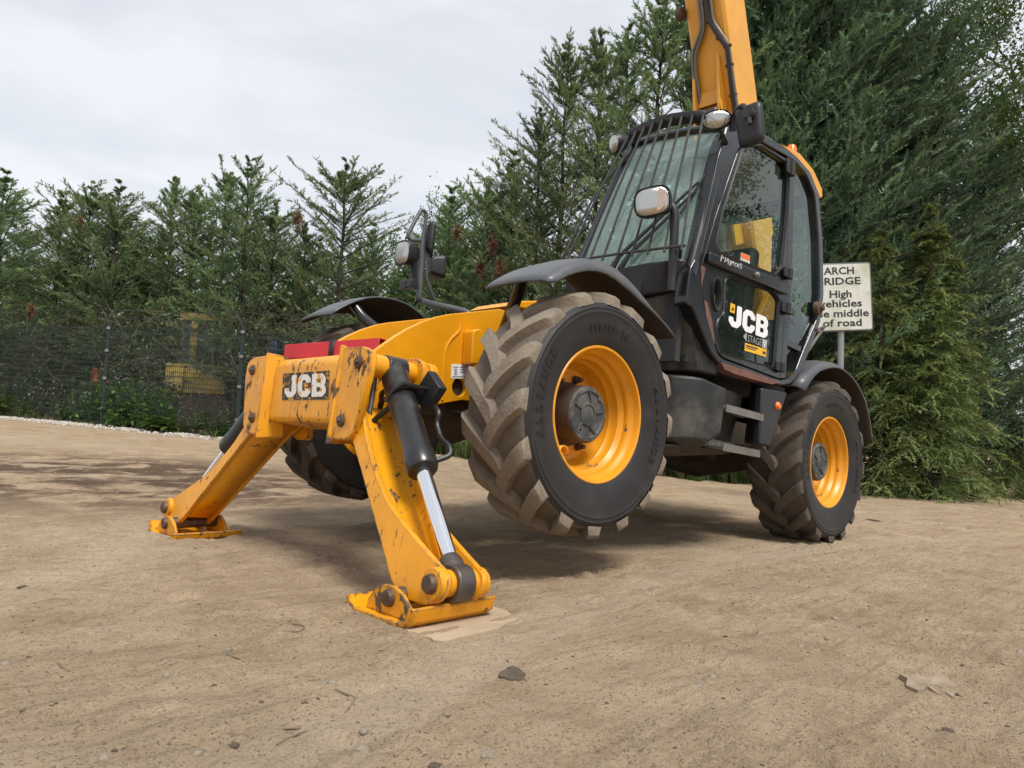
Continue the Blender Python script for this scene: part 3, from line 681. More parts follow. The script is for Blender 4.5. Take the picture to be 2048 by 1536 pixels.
# ---- fenders -------------------------------------------------
def fender(cx, sy, phis, crown, outer, y_in, y_out, flap):
    rows = []
    for i, ph in enumerate(phis):
        a = R_(ph); rc, ro = crown[i], outer[i]
        row = []
        for y, r in ((y_in, rc - 0.004), (y_in + 0.05, rc), (y_in + 0.2, rc + 0.004), (y_out - 0.13, rc), (y_out - 0.07, rc - 0.008), (y_out - 0.045, rc - 0.25 * (rc - ro)), (y_out, ro)):
            row.append((cx + r * math.cos(a), sy * y, r * math.sin(a)))
        rows.append(row)
    n = len(rows[0]); mb = MB(); vs = [p for r in rows for p in r]
    f = [(i * n + j, i * n + j + 1, (i + 1) * n + j + 1, (i + 1) * n + j) for i in range(len(rows) - 1) for j in range(n - 1)]
    if sy < 0: f = [q[::-1] for q in f]
    # orient so that the second material ends up underneath
    mb.add(vs, f); o = P('fender', mb, [MT['fender'], MT['fender_in']], recalc=False, smooth=30)
    q = o.modifiers.new('thickness', 'SOLIDIFY'); q.thickness = 0.012; q.offset = -1; q.material_offset = 1; q.material_offset_rim = 0
    return o
def interp(ps, phis):
    a = sorted(ps); return list(np.interp(phis, [p[0] for p in a], [p[1] for p in a]))
fph = [49, 54, 60, 66, 72, 78, 84, 90, 96, 102, 108, 114, 120, 126, 132, 138]
cr_ = interp([(49, .755), (60, .765), (75, .785), (95, .785), (110, .762), (122, .75), (138, .765)], fph)
ou_ = interp([(49, .73), (54, .712), (66, .712), (76, .712), (86, .70), (97, .675), (111, .668), (123, .70), (138, .757)], fph)
for sy in (1, -1):
    o = fender(0.0, sy, fph, cr_, ou_, 0.74, 1.17, True)
    mb = MB(); mb.tube(fillet([(0.30, sy * 0.80, 0.68), (0.26, sy * 0.74, 0.60), (0.12, sy * 0.5, 0.42), (0.05, sy * 0.4, 0.2)], 0.06), 0.034, 12); P('fender_bracket', mb, MT['black'])
rph = [38, 46, 54, 62, 70, 78, 86, 94, 102, 110, 118, 126, 134, 142, 150, 158, 163]
for sy in (1, -1):
    fender(-WB, sy, rph, interp([(38, .80), (60, .775), (100, .765), (130, .76), (163, .74)], rph), interp([(38, .74), (58, .735), (72, .715), (100, .72), (134, .745), (163, .735)], rph), 0.74, 1.19, False)

# ================================================================ CAB
YC_ = 1.12
def h2(pts, y=YC_): return hp(pts, 1, y)
outer = h2([(1372, 610), (1381, 535), (1393, 515), (1418, 400), (1438, 310), (1452, 268), (1472, 250), (1505, 255), (1540, 274), (1593, 312), (1622, 345), (1638, 388), (1646, 480), (1648, 590), (1641, 645), (1612, 720), (1598, 752), (1582, 768), (1562, 771), (1440, 728), (1422, 705), (1384, 610)])
outer = roundpoly(outer, 0.03, 2)
inner = roundpoly(h2([(1401, 560), (1404, 523), (1434, 420), (1476, 300), (1487, 288), (1520, 281), (1590, 322), (1614, 350), (1630, 390), (1638, 480), (1640, 585), (1634, 640), (1606, 705), (1592, 742), (1577, 758), (1562, 761), (1446, 718), (1435, 706), (1408, 610)]), 0.03, 2)
mb = MB(); mb.plate(outer, [inner], 1, YC_ - 0.09, YC_)
cab = P('cab', mb, MT['black'], bevel=0.008)
# roof, sills and far-side frame
def fill_pts(L): return [p for p in L]
yF, yB = 0.20, YC_ - 0.09          # far side and near side of the cab
zr0 = h2([(1472, 250)])[0]; zr1 = h2([(1593, 312)])[0]; zr2 = h2([(1638, 388)])[0]; zr3 = h2([(1648, 590)])[0]
mb = MB()
rp_ = [(zr0[0], zr0[1] - 0.02), (zr0[0] - 0.2, zr0[1] + 0.045), (zr1[0], zr1[1] + 0.0), (zr2[0] + 0.1, zr2[1] + 0.06), (zr2[0], zr2[1] - 0.03)]
rpo = rp_ + [(a, b - 0.06) for a, b in rp_[::-1]]
mb.prism(rpo, 1, yF + 0.12, yB - 0.001); P('roof', mb, MT['black_plastic'], cab, bevel=0.006)
mb = MB(); mb.prism([(a - 0.02 * (i > 0), b - 0.062) for i, (a, b) in enumerate(rp_)] + [(a - 0.02 * (i > 0), b - 0.075) for i, (a, b) in reversed(list(enumerate(rp_)))], 1, yF + 0.14, yB - 0.01); P('headlining', mb, MT['headlining'], cab)
mb = MB()          # moulded yellow roof cover, proud of the frame at the rear
yc = [(1562, 287), (1600, 306), (1628, 340), (1645, 378), (1646, 395), (1640, 396), (1622, 352), (1594, 318)]
mb.prism(h2(yc, 1.06), 1, yF + 0.15, 1.06); P('roof_cover', mb, MT['yellow_boom'], cab, bevel=0.01)
mb = MB(); mb.lathe([(.0, .13), (.03, .125), (.042, .1), (.045, .02), (.05, 0.0)], hv(1579, 290, 1, 0.9), 2, 20); bc = hv(1582, 314, 1, 0.8)
k = MB(); k.lathe([(.0, .10), (.03, .095), (.04, .075), (.044, .0)], bc, 2, 20); P('beacon', k, MT['orange_lens'], cab)
# windscreen, its frame and the far pillar
BN, TN, TF, BF = Vector((-0.775, 1.05, 0.98)), Vector((-1.075, 1.05, 1.985)), Vector((-1.06, 0.36, 2.03)), Vector((-0.78, 0.18, 0.98))
mb = MB(); gr = []
for i in range(9):
    t = i / 8; a = BN.lerp(BF, t); b = TN.lerp(TF, t); bow = 0.035 * math.sin(math.pi * t)
    gr += [a + Vector((bow, 0, 0)), a.lerp(b, 0.5) + Vector((bow + 0.012, 0, 0)), b + Vector((bow, 0, 0))]
mb.add(gr, [(3 * i + j, 3 * i + j + 1, 3 * i + j + 4, 3 * i + j + 3) for i in range(8) for j in range(2)]); P('windscreen', mb, MT['screen'], cab)
mb = MB()
mb.tube([BF + Vector((-.02, -.02, 0)), TF + Vector((-.02, -.02, 0.02))], 0.035, 10)
mb.tube([TF + Vector((0, -0.01, 0.02)), TF.lerp(TN, 0.5) + Vector((.035, 0, 0.01)), TN + Vector((0, 0.02, 0.0))], 0.03, 10)
mb.tube([BN + Vector((0.0, 0.03, -.05)), TN + Vector((0, 0.03, 0.0))], [0.045, 0.04], 12)
mb.tube([(-2.42, yF, 0.6), (-2.42, yF, 1.6), (-2.3, yF + 0.12, 2.02)], 0.035, 10); mb.tube([TF + Vector((0, -.02, 0.02)), (-2.3, yF + 0.12, 2.05)], 0.035, 10)
P('cab_pillar', mb, MT['black'], cab, split=True)
mb = MB()          # lower walls and floor
mb.box((-1.62, yF, 0.70), (1.65, 0.03, 0.62)); mb.box((-2.42, (yF + yB) / 2, 0.75), (0.03, yB - yF - .01, 0.6)); mb.box((-1.55, (yF + yB) / 2, 0.46), (1.3, yB - yF - .02, 0.04)); mb.box((-0.80, 0.62, 0.68), (0.05, 0.82, 0.52))
P('cab_wall', mb, MT['interior'], cab, split=True)
mb = MB(); mb.add([(-0.85, yF, 1.0), (-2.42, yF, 1.0), (-2.3, yF + .12, 2.0), (-1.08, yF + .14, 2.0)], [(0, 1, 2, 3)]); mb.add([(-2.43, yF, 1.05), (-2.43, yB, 1.05), (-2.38, yB, 1.95), (-2.32, yF + .12, 1.95)], [(0, 1, 2, 3)]); P('rear_glass', mb, MT['glass'], cab, split=True)
# door: ring with an upper and a lower opening
door_o = roundpoly(h2([(1404, 565), (1407, 526), (1437, 422), (1478, 303), (1489, 291), (1520, 284), (1590, 326), (1588, 420), (1575, 640), (1563, 758), (1449, 715), (1438, 703), (1411, 610)]), 0.02, 2)
ug = roundpoly(h2([(1487, 300), (1496, 292), (1522, 290), (1581, 329), (1577, 420), (1565, 535), (1553, 549), (1440, 504), (1433, 488), (1448, 420)]), 0.03, 3)
lg_ = roundpoly(h2([(1452, 560), (1462, 554), (1547, 583), (1561, 600), (1551, 736), (1446, 705), (1434, 655), (1438, 638), (1449, 626)]), 0.02, 3)
hd = circle2(*h2([(1435, 588)])[0], 0.048, 24, 0.098)
ca_, sa_ = math.cos(R_(-8)), math.sin(R_(-8)); hx, hz = h2([(1435, 588)])[0]
hd = [(hx + (a - hx) * ca_ - (b - hz) * sa_, hz + (a - hx) * sa_ + (b - hz) * ca_) for a, b in hd]
mb = MB(); mb.plate(door_o, [ug, lg_, hd], 1, YC_ - 0.04, YC_ - 0.008)
door = P('door', mb, MT['black'], cab, bevel=0.004)
mb = MB(); mb.add([lift(q, 1, YC_ - 0.028) for q in ug], [tuple(range(len(ug)))]); P('door_window', mb, MT['glass'], door, smooth=0)
mb = MB(); mb.add([lift(q, 1, YC_ - 0.028) for q in lg_], [tuple(range(len(lg_)))]); P('door_window', mb, MT['lowglass'], door, smooth=0)
for lp in (ug, lg_):
    c = np.mean(lp, axis=0); mb = MB(); n = len(lp)
    ol = [tuple(c + (np.array(q) - c) * 1.035) for q in lp]; il = [tuple(c + (np.array(q) - c) * 0.985) for q in lp]
    vs = [lift(q, 1, YC_ - .007) for q in ol] + [lift(q, 1, YC_ + 0.001) for q in lp] + [lift(q, 1, YC_ - 0.02) for q in il]
    mb.add(vs, [(r * n + i, r * n + (i + 1) % n, (r + 1) * n + (i + 1) % n, (r + 1) * n + i) for r in range(2) for i in range(n)]); P('window_seal', mb, MT['black_plastic'], door)
cr2 = h2([(1413, 505), (1573, 569), (1571, 590), (1411, 524)])
mb = MB(); mb.prism(cr2, 1, YC_ - 0.006, YC_ + 0.026); P('waist_rail', mb, MT['black'], door, bevel=0.007)
lk = hv(1513, 550, 1, YC_ + 0.026); mb = MB(); mb.lathe([(0, .022), (.012, .02), (.018, .012), (.02, 0)], lk, 1, 16); P('lock', mb, MT['steel'], door)
mb = MB()          # oval grab recess with a raised lip
n = len(hd); c = np.array((hx, hz))
rings = [(1.12, .0), (1.08, .012), (0.98, .012), (0.9, .0), (0.8, -.045), (0.0, -.05)]
vs = [lift(tuple(c + (np.array(q) - c) * s), 1, YC_ - .008 + d) for s, d in rings for q in hd]
mb.add(vs, [(r * n + i, r * n + (i + 1) % n, (r + 1) * n + (i + 1) % n, (r + 1) * n + i) for r in range(len(rings) - 1) for i in range(n)]); P('door_handle', mb, MT['black_plastic'], door)
mb = MB()
sc1 = h2([(1404, 530), (1414, 535), (1408, 560), (1405, 575)], YC_); sc2 = h2([(1410, 600), (1417, 604), (1426, 640), (1432, 690), (1420, 690), (1416, 640)], YC_); sc3 = h2([(1446, 731), (1525, 757), (1512, 762), (1470, 752)], YC_)
for q in (sc1, sc2): mb.prism(roundpoly(q, .01, 2), 1, YC_ - .0079, YC_ - .0065)
P('paint_scuff', mb, MT['rust_scuff'], door, smooth=0, split=True)
mb = MB(); mb.prism(roundpoly(h2([(1442, 724), (1560, 764), (1545, 769), (1500, 757), (1470, 748), (1448, 738)]), .01, 2), 1, YC_ - .08, YC_ + .0012); P('paint_scuff', mb, MT['rust_scuff'], cab, smooth=0)
# hinges and rear quarter window
for (a, b, hh) in ((1585, 337, 34), (1580, 548, 22), (1576, 617, 24), (1564, 735, 20)):
    p = hv(a, b, 1, YC_ + 0.015); s = hh / 1465 * 4.9
    mb = MB(); mb.tube([(p.x, p.y, p.z - s / 2), (p.x, p.y, p.z + s / 2)], 0.021, 12); mb.box((p.x + .05, p.y - .004, p.z), (.07, .016, s * .9)); P('hinge', mb, MT['black_plastic'], cab, bevel=0.003)
bp_ = h2([(1581, 316), (1592, 323), (1586, 560), (1573, 757), (1562, 757), (1575, 560)])
mb = MB(); mb.prism(bp_, 1, YC_ - 0.08, YC_ - 0.006); P('cab_pillar', mb, MT['black'], cab, bevel=0.006)
qg = roundpoly(h2([(1591, 326), (1614, 351), (1629, 391), (1637, 480), (1639, 585), (1632, 640), (1604, 692), (1572, 676), (1580, 560)]), 0.02, 2)
mb = MB(); mb.add([lift(q, 1, YC_ - 0.034) for q in qg], [tuple(range(len(qg)))]); P('quarter_window', mb, MT['glass'], cab, smooth=0)
mb = MB(); mb.prism(h2([(1572, 676), (1606, 692), (1604, 704), (1571, 688)]), 1, YC_ - .06, YC_ - .01); mb.prism(h2([(1571, 690), (1590, 700), (1572, 725)]), 1, YC_ - .07, YC_ - .03); P('rear_step_plate', mb, MT['black'], cab, bevel=0.004, split=True)
kb = hv(1635, 617, 1, YC_ + .0); mb = MB(); mb.lathe([(0, .05), (.02, .048), (.024, .03), (.05, .02), (.055, -.01)], kb, 1, 20); P('window_catch', mb, MT['bolt'], cab)
mb = MB(); a = hv(1632, 660, 1, YC_); b = hv(1650, 652, 1, YC_ - .02); c_ = hv(1606, 715, 1, YC_ - .02); mb.tube([a, b, c_], 0.012, 8); P('rear_grab_rail', mb, MT['pipe'], cab)
# door decals
u0 = hv(1463, 650, 1, YC_); u1 = hv(1541, 678, 1, YC_); u2 = hv(1465, 604, 1, YC_)
u2 = u0 + Vector((0.0, 0, (u2 - u0).z)); fm = quadmap(u0, u1, u2, (0, 1, 0), -0.022)
mb = MB(); jcb(mb, fm); P('door_lettering', mb, MT['white'], door, smooth=0, recalc=False)
mb = MB(); decal_plate(mb, [(.015, .60), (.13, .60), (.13, 1.0), (.015, 1.0)], [], fm); em = P('emblem', mb, MT['decal_yellow'], door, smooth=0, recalc=False)
fm2 = quadmap(u0, u1, u2, (0, 1, 0), -0.0212)
mb = MB(); decal_plate(mb, roundpoly([(.045, .68), (.06, .86), (.08, .78), (.1, .88), (.108, .68), (.09, .74), (.07, .70)], .004, 1), [], fm2); P('emblem_mark', mb, MT['decal_black'], em, smooth=0, recalc=False)
s0 = hv(1501, 685, 1, YC_); s1 = hv(1529, 694, 1, YC_); s2 = hv(1502, 667, 1, YC_); s2 = s0 + Vector((0, 0, (s2 - s0).z))
fs = quadmap(s0, s1, s2, (0, 1, 0), -0.022)
v, f = text_mesh('STAGE', 1.0); v = np.array(v); v[:, 0] = (v[:, 0] - v[:, 0].min()) / np.ptp(v[:, 0]); v[:, 1] = (v[:, 1] - v[:, 1].min()) / np.ptp(v[:, 1])
mb = MB(); mb.add([fs(a * .98 + .01, b * .8 + .12) for a, b, _ in v], f); P('stage_lettering', mb, MT['decal_grey'], door, smooth=0, recalc=False)
mb = MB(); decal_plate(mb, [(1.03, 0), (1.40, 0), (1.40, 1.0), (1.03, 1.0)], [], fs); decal_plate(mb, [(-.07, .05), (-.3, .55), (-.3, .62), (-.07, 1.15)], [], fs); gb = P('stage_block', mb, MT['decal_grey'], door, smooth=0, recalc=False)
fs2 = quadmap(s0, s1, s2, (0, 1, 0), -0.0212)
v, f = text_mesh('V', 1.0); v = np.array(v); v[:, 0] = (v[:, 0] - v[:, 0].min()) / np.ptp(v[:, 0]); v[:, 1] = (v[:, 1] - v[:, 1].min()) / np.ptp(v[:, 1])
mb = MB(); mb.add([fs2(1.09 + .25 * a, .1 + .8 * b) for a, b, _ in v], f); P('stage_numeral', mb, MT['white'], gb, smooth=0, recalc=False)
mb = MB(); decal_plate(mb, [(-.16, -.95), (1.38, -.95), (1.38, -.08), (-.16, -.08)], [], fs); yb = P('yellow_label', mb, MT['decal_yellow'], door, smooth=0, recalc=False)
mb = MB()
for (a, b, c, d) in ((-.08, -.42, .75, -.26), (-.08, -.62, .6, -.52), (1.1, -.7, 1.32, -.4)): decal_plate(mb, [(a, b), (c, b), (c, d), (a, d)], [], fs2)
P('label_print', mb, MT['decal_black'], yb, smooth=0, recalc=False, split=True)
o0, o1, o2 = hv(1487, 523, 1, YC_), hv(1505, 530, 1, YC_), hv(1487, 503, 1, YC_); o2 = o0 + Vector((0, 0, (o2 - o0).z))
fo_ = quadmap(o0, o1, o2, (0, 1, 0), -0.0215); fo2 = quadmap(o0, o1, o2, (0, 1, 0), -0.0205)
mb = MB(); decal_plate(mb, [(0, 0), (1, 0), (1, 1), (0, 1)], [], fo_); ws = P('window_sticker', mb, MT['white'], door, smooth=0, recalc=False)
mb = MB(); decal_plate(mb, [(0.02, .42), (.98, .42), (.98, .98), (.02, .98)], [], fo2); P('sticker_print', mb, MT['decal_orange'], ws, smooth=0, recalc=False)
mb = MB()
for a in (.15, .42, .68): decal_plate(mb, [(a, .16), (a + .12, .16), (a + .12, .32), (a, .32)], [], fo2)
P('sticker_print', mb, MT['decal_black'], ws, smooth=0, recalc=False)
g0, g1, g2 = hv(1587, 597, 1, YC_), hv(1610, 597, 1, YC_), hv(1587, 586, 1, YC_)
mb = MB(); decal_plate(mb, [(0, 0), (1, 0), (1, 1), (0, 1)], [[(.06, .12), (.94, .12), (.94, .88), (.06, .88)]], quadmap(g0, g1, g2, (0, 1, 0), -.029)); P('exit_label', mb, MT['decal_green'], cab, smooth=0, recalc=False)
# hand-written fleet mark on the waist rail
c0, c1, c2 = hv(1433, 524, 1, YC_), hv(1475, 541, 1, YC_), hv(1433, 511, 1, YC_); c2 = c0 + Vector((0, 0, (c2 - c0).z))
fc = quadmap(c0, c1, c2, (0, 1, 0), 0.0285)
strokes = [[(.0, .0), (.03, 1.0)], [(.03, 1.0), (.13, .8), (.03, .5)], [(.18, .1), (.2, .9)], [(.32, .9), (.25, .4), (.38, .4)], [(.36, .8), (.34, .0)], [(.42, -.1), (.45, .7)], [(.48, .1), (.5, .75), (.54, .4), (.59, .8), (.61, .15)], [(.72, .7), (.66, .5), (.68, .2), (.74, .2)], [(.80, .7), (.77, .3), (.83, .2), (.86, .6), (.80, .7)], [(1.0, .9), (.91, .9), (.91, .6), (.98, .5), (.98, .25), (.9, .15)]]
mb = MB()
for s_ in strokes: mb.tube([fc(a, b) for a, b in s_], 0.0028, 5)
P('chalk_writing', mb, MT['chalk'], door)
# seat, wheel and levers seen through the glass
mb = MB(); mb.box((-1.95, 0.62, 1.18), (0.12, 0.48, 0.62), Matrix.Rotation(-0.12, 3, 'Y')); mb.box((-1.72, 0.62, 0.86), (0.5, 0.48, 0.14)); mb.box((-1.75, 0.62, 0.65), (0.3, 0.4, 0.3)); mb.box((-1.7, 0.34, 1.02), (0.35, 0.07, 0.08)); P('seat', mb, MT['interior'], cab, bevel=0.05)
mb = MB(); mb.tube([(-0.98, 0.62, 0.6), (-1.18, 0.62, 1.06)], 0.04, 10)
ring = []
for k in range(25):
    a = 2 * math.pi * k / 24; ring.append(Vector((-1.2, 0.62, 1.1)) + Vector((0.11 * math.cos(a) * .9, 0.19 * math.sin(a), 0.19 * .45 * math.cos(a))))
mb.tube(ring, 0.016, 8); mb.hull([(-.82, .3, .6), (-.82, .95, .6), (-.82, .3, 1.02), (-.82, .95, 1.02), (-1.0, .3, 1.0), (-1.0, .95, 1.0), (-1.0, .3, .7), (-1.0, .95, .7)]); P('steering_wheel', mb, MT['interior'], cab)
mb = MB(); mb.tube([(-1.55, .95, .8), (-1.5, .95, 1.15)], .03, 8); mb.tube(fillet([hv(1547, 545, 1, 1.02), hv(1549, 470, 1, 1.02), hv(1557, 468, 1, 1.02), hv(1558, 535, 1, 1.02)], .05), 0.018, 8); P('grab_handle', mb, MT['interior'], cab)
mb = MB(); mb.tube(fillet([TF.lerp(TN, .35) + Vector((-.06, 0, -.12)), TF.lerp(TN, .25) + Vector((-.10, 0, -.22)), TF.lerp(TN, .12) + Vector((-.1, 0, -.2))], .05), .01, 6); mb.box(TF.lerp(TN, .12) + Vector((-.1, 0, -.26)), (.03, .14, .2)); P('interior_mirror', mb, MT['interior'], cab, bevel=.01)

# ---- panels below the windscreen, side tank and steps --------
mb = MB(); mb.hull([(-0.60, 0.25, 0.95), (-0.615, 0.92, 0.985), (-0.74, 1.075, 1.02), (-0.98, 1.085, 1.02), (-0.66, 0.25, 0.78), (-0.64, 0.86, 0.80), (-0.80, 1.075, 0.86), (-0.98, 1.085, 0.85), (-0.95, 0.25, 0.95)]); P('scuttle_panel', mb, MT['black_plastic'], bevel=0.015)
mb = MB(); mb.hull([(-0.70, 0.25, 0.80), (-0.70, 0.84, 0.79), (-0.79, 1.05, 0.85), (-0.93, 1.085, 0.88), (-0.86, 0.25, 0.38), (-0.86, 0.86, 0.385), (-0.98, 1.06, 0.39), (-1.16, 1.085, 0.395), (-1.2, 0.25, 0.9), (-1.2, 0.25, 0.4), (-1.15, 1.08, 0.9)]); P('front_panel', mb, MT['black_dusty'], bevel=0.012)
mb = MB(); mb.hull([(-0.86, 0.45, 0.36), (-0.86, 0.92, 0.36), (-0.96, 1.05, 0.36), (-1.24, 1.12, 0.325), (-1.02, 1.09, 0.355), (-0.92, 1.02, -0.03), (-0.86, 0.86, -0.05), (-0.86, 0.45, -0.05), (-1.10, 1.10, -0.02), (-1.20, 1.12, 0.04), (-1.13, 0.95, -0.10), (-0.98, 0.85, -0.11), (-0.95, 0.45, -0.11), (-1.2, 0.45, 0.34), (-1.2, 0.45, -0.09)]); tk = P('side_tank', mb, MT['black_dusty'], bevel=0.02)
mb = MB(); mb.hull([(-1.17, .5, .36), (-1.17, .98, .36), (-1.7, .5, .36), (-1.7, .98, .36), (-1.17, .5, -.02), (-1.17, .92, -.02), (-1.65, .5, -.02), (-1.65, .92, -.02)]); P('step_well', mb, MT['black_dusty'], bevel=.01)
def step(pts, y):
    q = hp(pts, 1, y); z = q[0][1]
    mb = MB(); x0, x1 = q[0][0], q[1][0]
    mb.box(((x0 + x1) / 2, y - 0.08, z - .012), (abs(x1 - x0), 0.16, 0.006)); mb.box(((x0 + x1) / 2, y, z - .012), (abs(x1 - x0), 0.006, 0.045)); mb.box(((x0 + x1) / 2, y - .16, z + .015), (abs(x1 - x0) * .8, 0.006, 0.06))
    n = 18
    for k in range(n):
        x = x0 + (x1 - x0) * (k + .5) / n
        for yy in (y - .004, y - .05, y - .1, y - .145): mb.hull([(x - .009, yy - .004, z - .009), (x + .009, yy - .004, z - .009), (x - .009, yy + .004, z - .009), (x + .009, yy + .004, z - .009), (x - .004, yy, z + .016), (x + .004, yy, z + .016)])
    return P('step_tread', mb, MT['steel'])
step([(1452, 812), (1527, 826)], 1.12); step([(1446, 890), (1520, 902)], 1.12)
mb = MB(); mb.hull([(a, y, b) for a, b in h2([(1525, 776), (1575, 785), (1541, 893), (1518, 888)]) for y in (1.07, 1.12)] + [(a - .02, 0.95, b) for a, b in h2([(1545, 770), (1575, 778), (1541, 893), (1532, 888)])]); rsp = P('rear_step_panel', mb, MT['black_plastic'], bevel=.012)
mb = MB(); mb.lathe([(0, .02), (.018, .018), (.026, .01), (.03, 0)], hv(1555, 812, 1, 1.12), 1, 24); P('side_marker', mb, MT['orange_lens'])
mb = MB(); mb.hull([(-0.55, .2, -.05), (-1.75, .2, -.05), (-.7, .98, -.075), (-1.75, .98, -.02), (-.9, .9, -.125), (-1.6, .9, -.06), (-.9, .2, -.16), (-1.6, .2, -.12)]); P('skid_plate', mb, MT['underbody'], bevel=.01)
mb = MB(); mb.hull([(-.45, -.2, 0), (-.45, .3, 0), (-1.05, -.2, 0), (-1.05, .3, 0), (-.55, -.2, -.30), (-.55, .3, -.30), (-.85, -.2, -.30), (-.85, .3, -.30)]); P('sump_guard', mb, MT['black_plastic'], bevel=.01)
mb = MB(); mb.tube([(-0.2, 0, -.02), (-2.6, 0, -.02)], .06, 12); mb.box((-1.5, 0, -.02), (.5, .4, .3)); P('driveline', mb, MT['underbody'], bevel=.02)

# ---- windscreen guard and wipers -----------------------------
GB = lambda t: Vector((-0.60 + 0.02 * math.sin(math.pi * t), 1.16 - 0.94 * t, 1.045 + 0.03 * t)); GT = lambda t: Vector((-0.86 + .03 * math.sin(math.pi * t), 1.06 - 0.60 * t, 1.985 + 0.03 * math.sin(math.pi * t) + .02 * t))
mb = MB(); mb.tube([GB(k / 8) for k in range(9)], 0.009, 8); guard = P('windscreen_guard', mb, MT['guard'])
mb = MB()
a = [GT(k / 8) for k in range(9)]; vs = [p + Vector((.01, 0, .015)) for p in a] + [p + Vector((-.035, 0, -.05)) for p in a]
mb.add(vs, [(i, i + 1, i + 10, i + 9) for i in range(8)]); P('guard_top_bar', mb, MT['black_plastic'], guard, solid=.012)
for k in range(9):
    t = 0.02 + k * 0.118
    b0, b1 = GB(t) - (GT(t) - GB(t)) * 0.03, GT(t); mb = MB(); mb.tube([b0, b0.lerp(b1, .5) + Vector((.012, 0, 0)), b1], 0.0078, 8); P('guard_bar', mb, MT['guard'], guard)
mb = MB(); mb.tube(fillet([Vector(hv(1100, 560, 0, -.62)), Vector(hv(1128, 510, 0, -.66)), Vector(hv(1190, 390, 0, -.78)), Vector(hv(1236, 332, 0, -.86)), GT(.93) + Vector((-.02, 0, -.12))], .06), 0.0078, 8); P('guard_bar', mb, MT['guard'], guard)
mb = MB(); 
for t0_, t1_ in ((0.03, 0.03), (0.93, 0.93)): mb.tube([GT(t0_), TN.lerp(TF, t1_) + Vector((.02, 0, .01))], .012, 8); mb.tube([GB(t0_), BN.lerp(BF, t1_) + Vector((.02, 0, .06))], .012, 8)
P('guard_bracket', mb, MT['black_plastic'], guard, split=True)
def onscreen(u, v, off=0.03): 
    a = BN.lerp(BF, u); b = TN.lerp(TF, u); p = a.lerp(b, v); return p + Vector((.035 * math.sin(math.pi * u) + off, 0, off * .3))
mb = MB(); mb.tube([onscreen(.55, .02, .06), onscreen(.52, .10, .06), onscreen(.03, .56, .05)], [.02, .014, .008], 8); mb.tube([onscreen(.47, .0, .06), onscreen(.43, .1, .06), onscreen(.03, .50, .05)], [.02, .014, .008], 8); mb.tube([onscreen(.12, .36, .035), onscreen(.0, .62, .035)], .01, 6); P('wiper', mb, MT['interior'], split=True)
mb = MB()
for k in range(14): mb.box(onscreen(-.03, .22 + .05 * k, .03), (.012, .012, .035), Matrix.Rotation(-.28, 3, 'Y'))
P('seal_clip', mb, MT['interior'], split=True)

# ---- lamps and mirrors ---------------------------------------
def lamp(name, c, face, rx, rz, depth, sq=1.0, tilt=0.0):
    """a lens in a bowl facing along `face`; squarish when sq is small"""
    n_ = Vector(face).normalized(); u = Vector((0, 0, 1)).cross(n_).normalized(); v = n_.cross(u)
    c = Vector(c); N = 28
    def ring(s, off):
        out = []
        for k in range(N):
            a = 2 * math.pi * k / N; ca, sa = math.cos(a), math.sin(a)
            x = math.copysign(abs(ca) ** sq, ca) * rx * s; z = math.copysign(abs(sa) ** sq, sa) * rz * s
            x, z = x * math.cos(tilt) - z * math.sin(tilt), x * math.sin(tilt) + z * math.cos(tilt)
            out.append(c + u * x + v * z + n_ * off)
        return out
    def loft(rs, m, cap0=False, cap1=False):
        mb = MB(); vs = [p for r in rs for p in r]
        f = [(i * N + k, i * N + (k + 1) % N, (i + 1) * N + (k + 1) % N, (i + 1) * N + k) for i in range(len(rs) - 1) for k in range(N)]
        if cap0: f.append(tuple(range(N)))
        if cap1: f.append(tuple(range((len(rs) - 1) * N, len(rs) * N)))
        mb.add(vs, f); return mb
    h = P(name, loft([ring(1.0, -.012), ring(1.07, 0.0), ring(1.1, -.015), ring(1.02, -depth * .5), ring(.7, -depth * .9), ring(.35, -depth)], 0, False, True), MT['black_plastic'], smooth=40)
    P('lens', loft([ring(1.0, -.008), ring(.9, .004), ring(.5, .012), ring(.0, .014)], 0), MT['lens'], h, smooth=60)
    return h
hl = Vector(hv(1303, 402, 1, 0.97)); hd_ = lamp('headlight', hl, (0.92, 0.25, -0.08), 0.103, 0.083, 0.12, 0.62, 0.1)
mb = MB(); nv_ = Vector((0.92, 0.25, -0.08)).normalized(); uv_ = Vector((0, 0, 1)).cross(nv_).normalized(); vv_ = nv_.cross(uv_)
mb.add([hl + uv_ * a + vv_ * b + nv_ * (c + .007) for a, b, c in ((.040, -.066, .009), (.066, -.056, .006), (.086, -.03, .001), (.092, .01, .0), (.084, .04, .001), (.070, .06, .004), (.044, .072, .008))], [(0, 1, 2, 3, 4, 5, 6)]); P('indicator_lens', mb, MT['amber'], hd_, smooth=0)
mb = MB(); pz = hl + Vector((-.10, .0, -.01)); mb.tube(fillet([pz + Vector((.03, -.02, 0)), pz + Vector((-.03, .06, .02)), pz + Vector((-.04, .075, -.06)), pz + Vector((-.05, .08, -.5))], .06), 0.026, 12); P('headlight_post', mb, MT['black_plastic'])
hr = Vector(hv(803, 505, 1, -0.95)); lamp('headlight', hr, (0.9, -0.12, -0.08), 0.103, 0.083, 0.12, 0.62, -0.1)
w1 = Vector(hv(1432, 239, 0, -.90)); lamp('work_light', w1, (0.9, 0.25, -.25), 0.085, 0.055, 0.09, 0.9, 0)
w2 = Vector(hv(1227, 288, 0, -.90)); lamp('work_light', w2, (0.85, -0.5, -.25), 0.075, 0.06, 0.10, 0.9, 0)
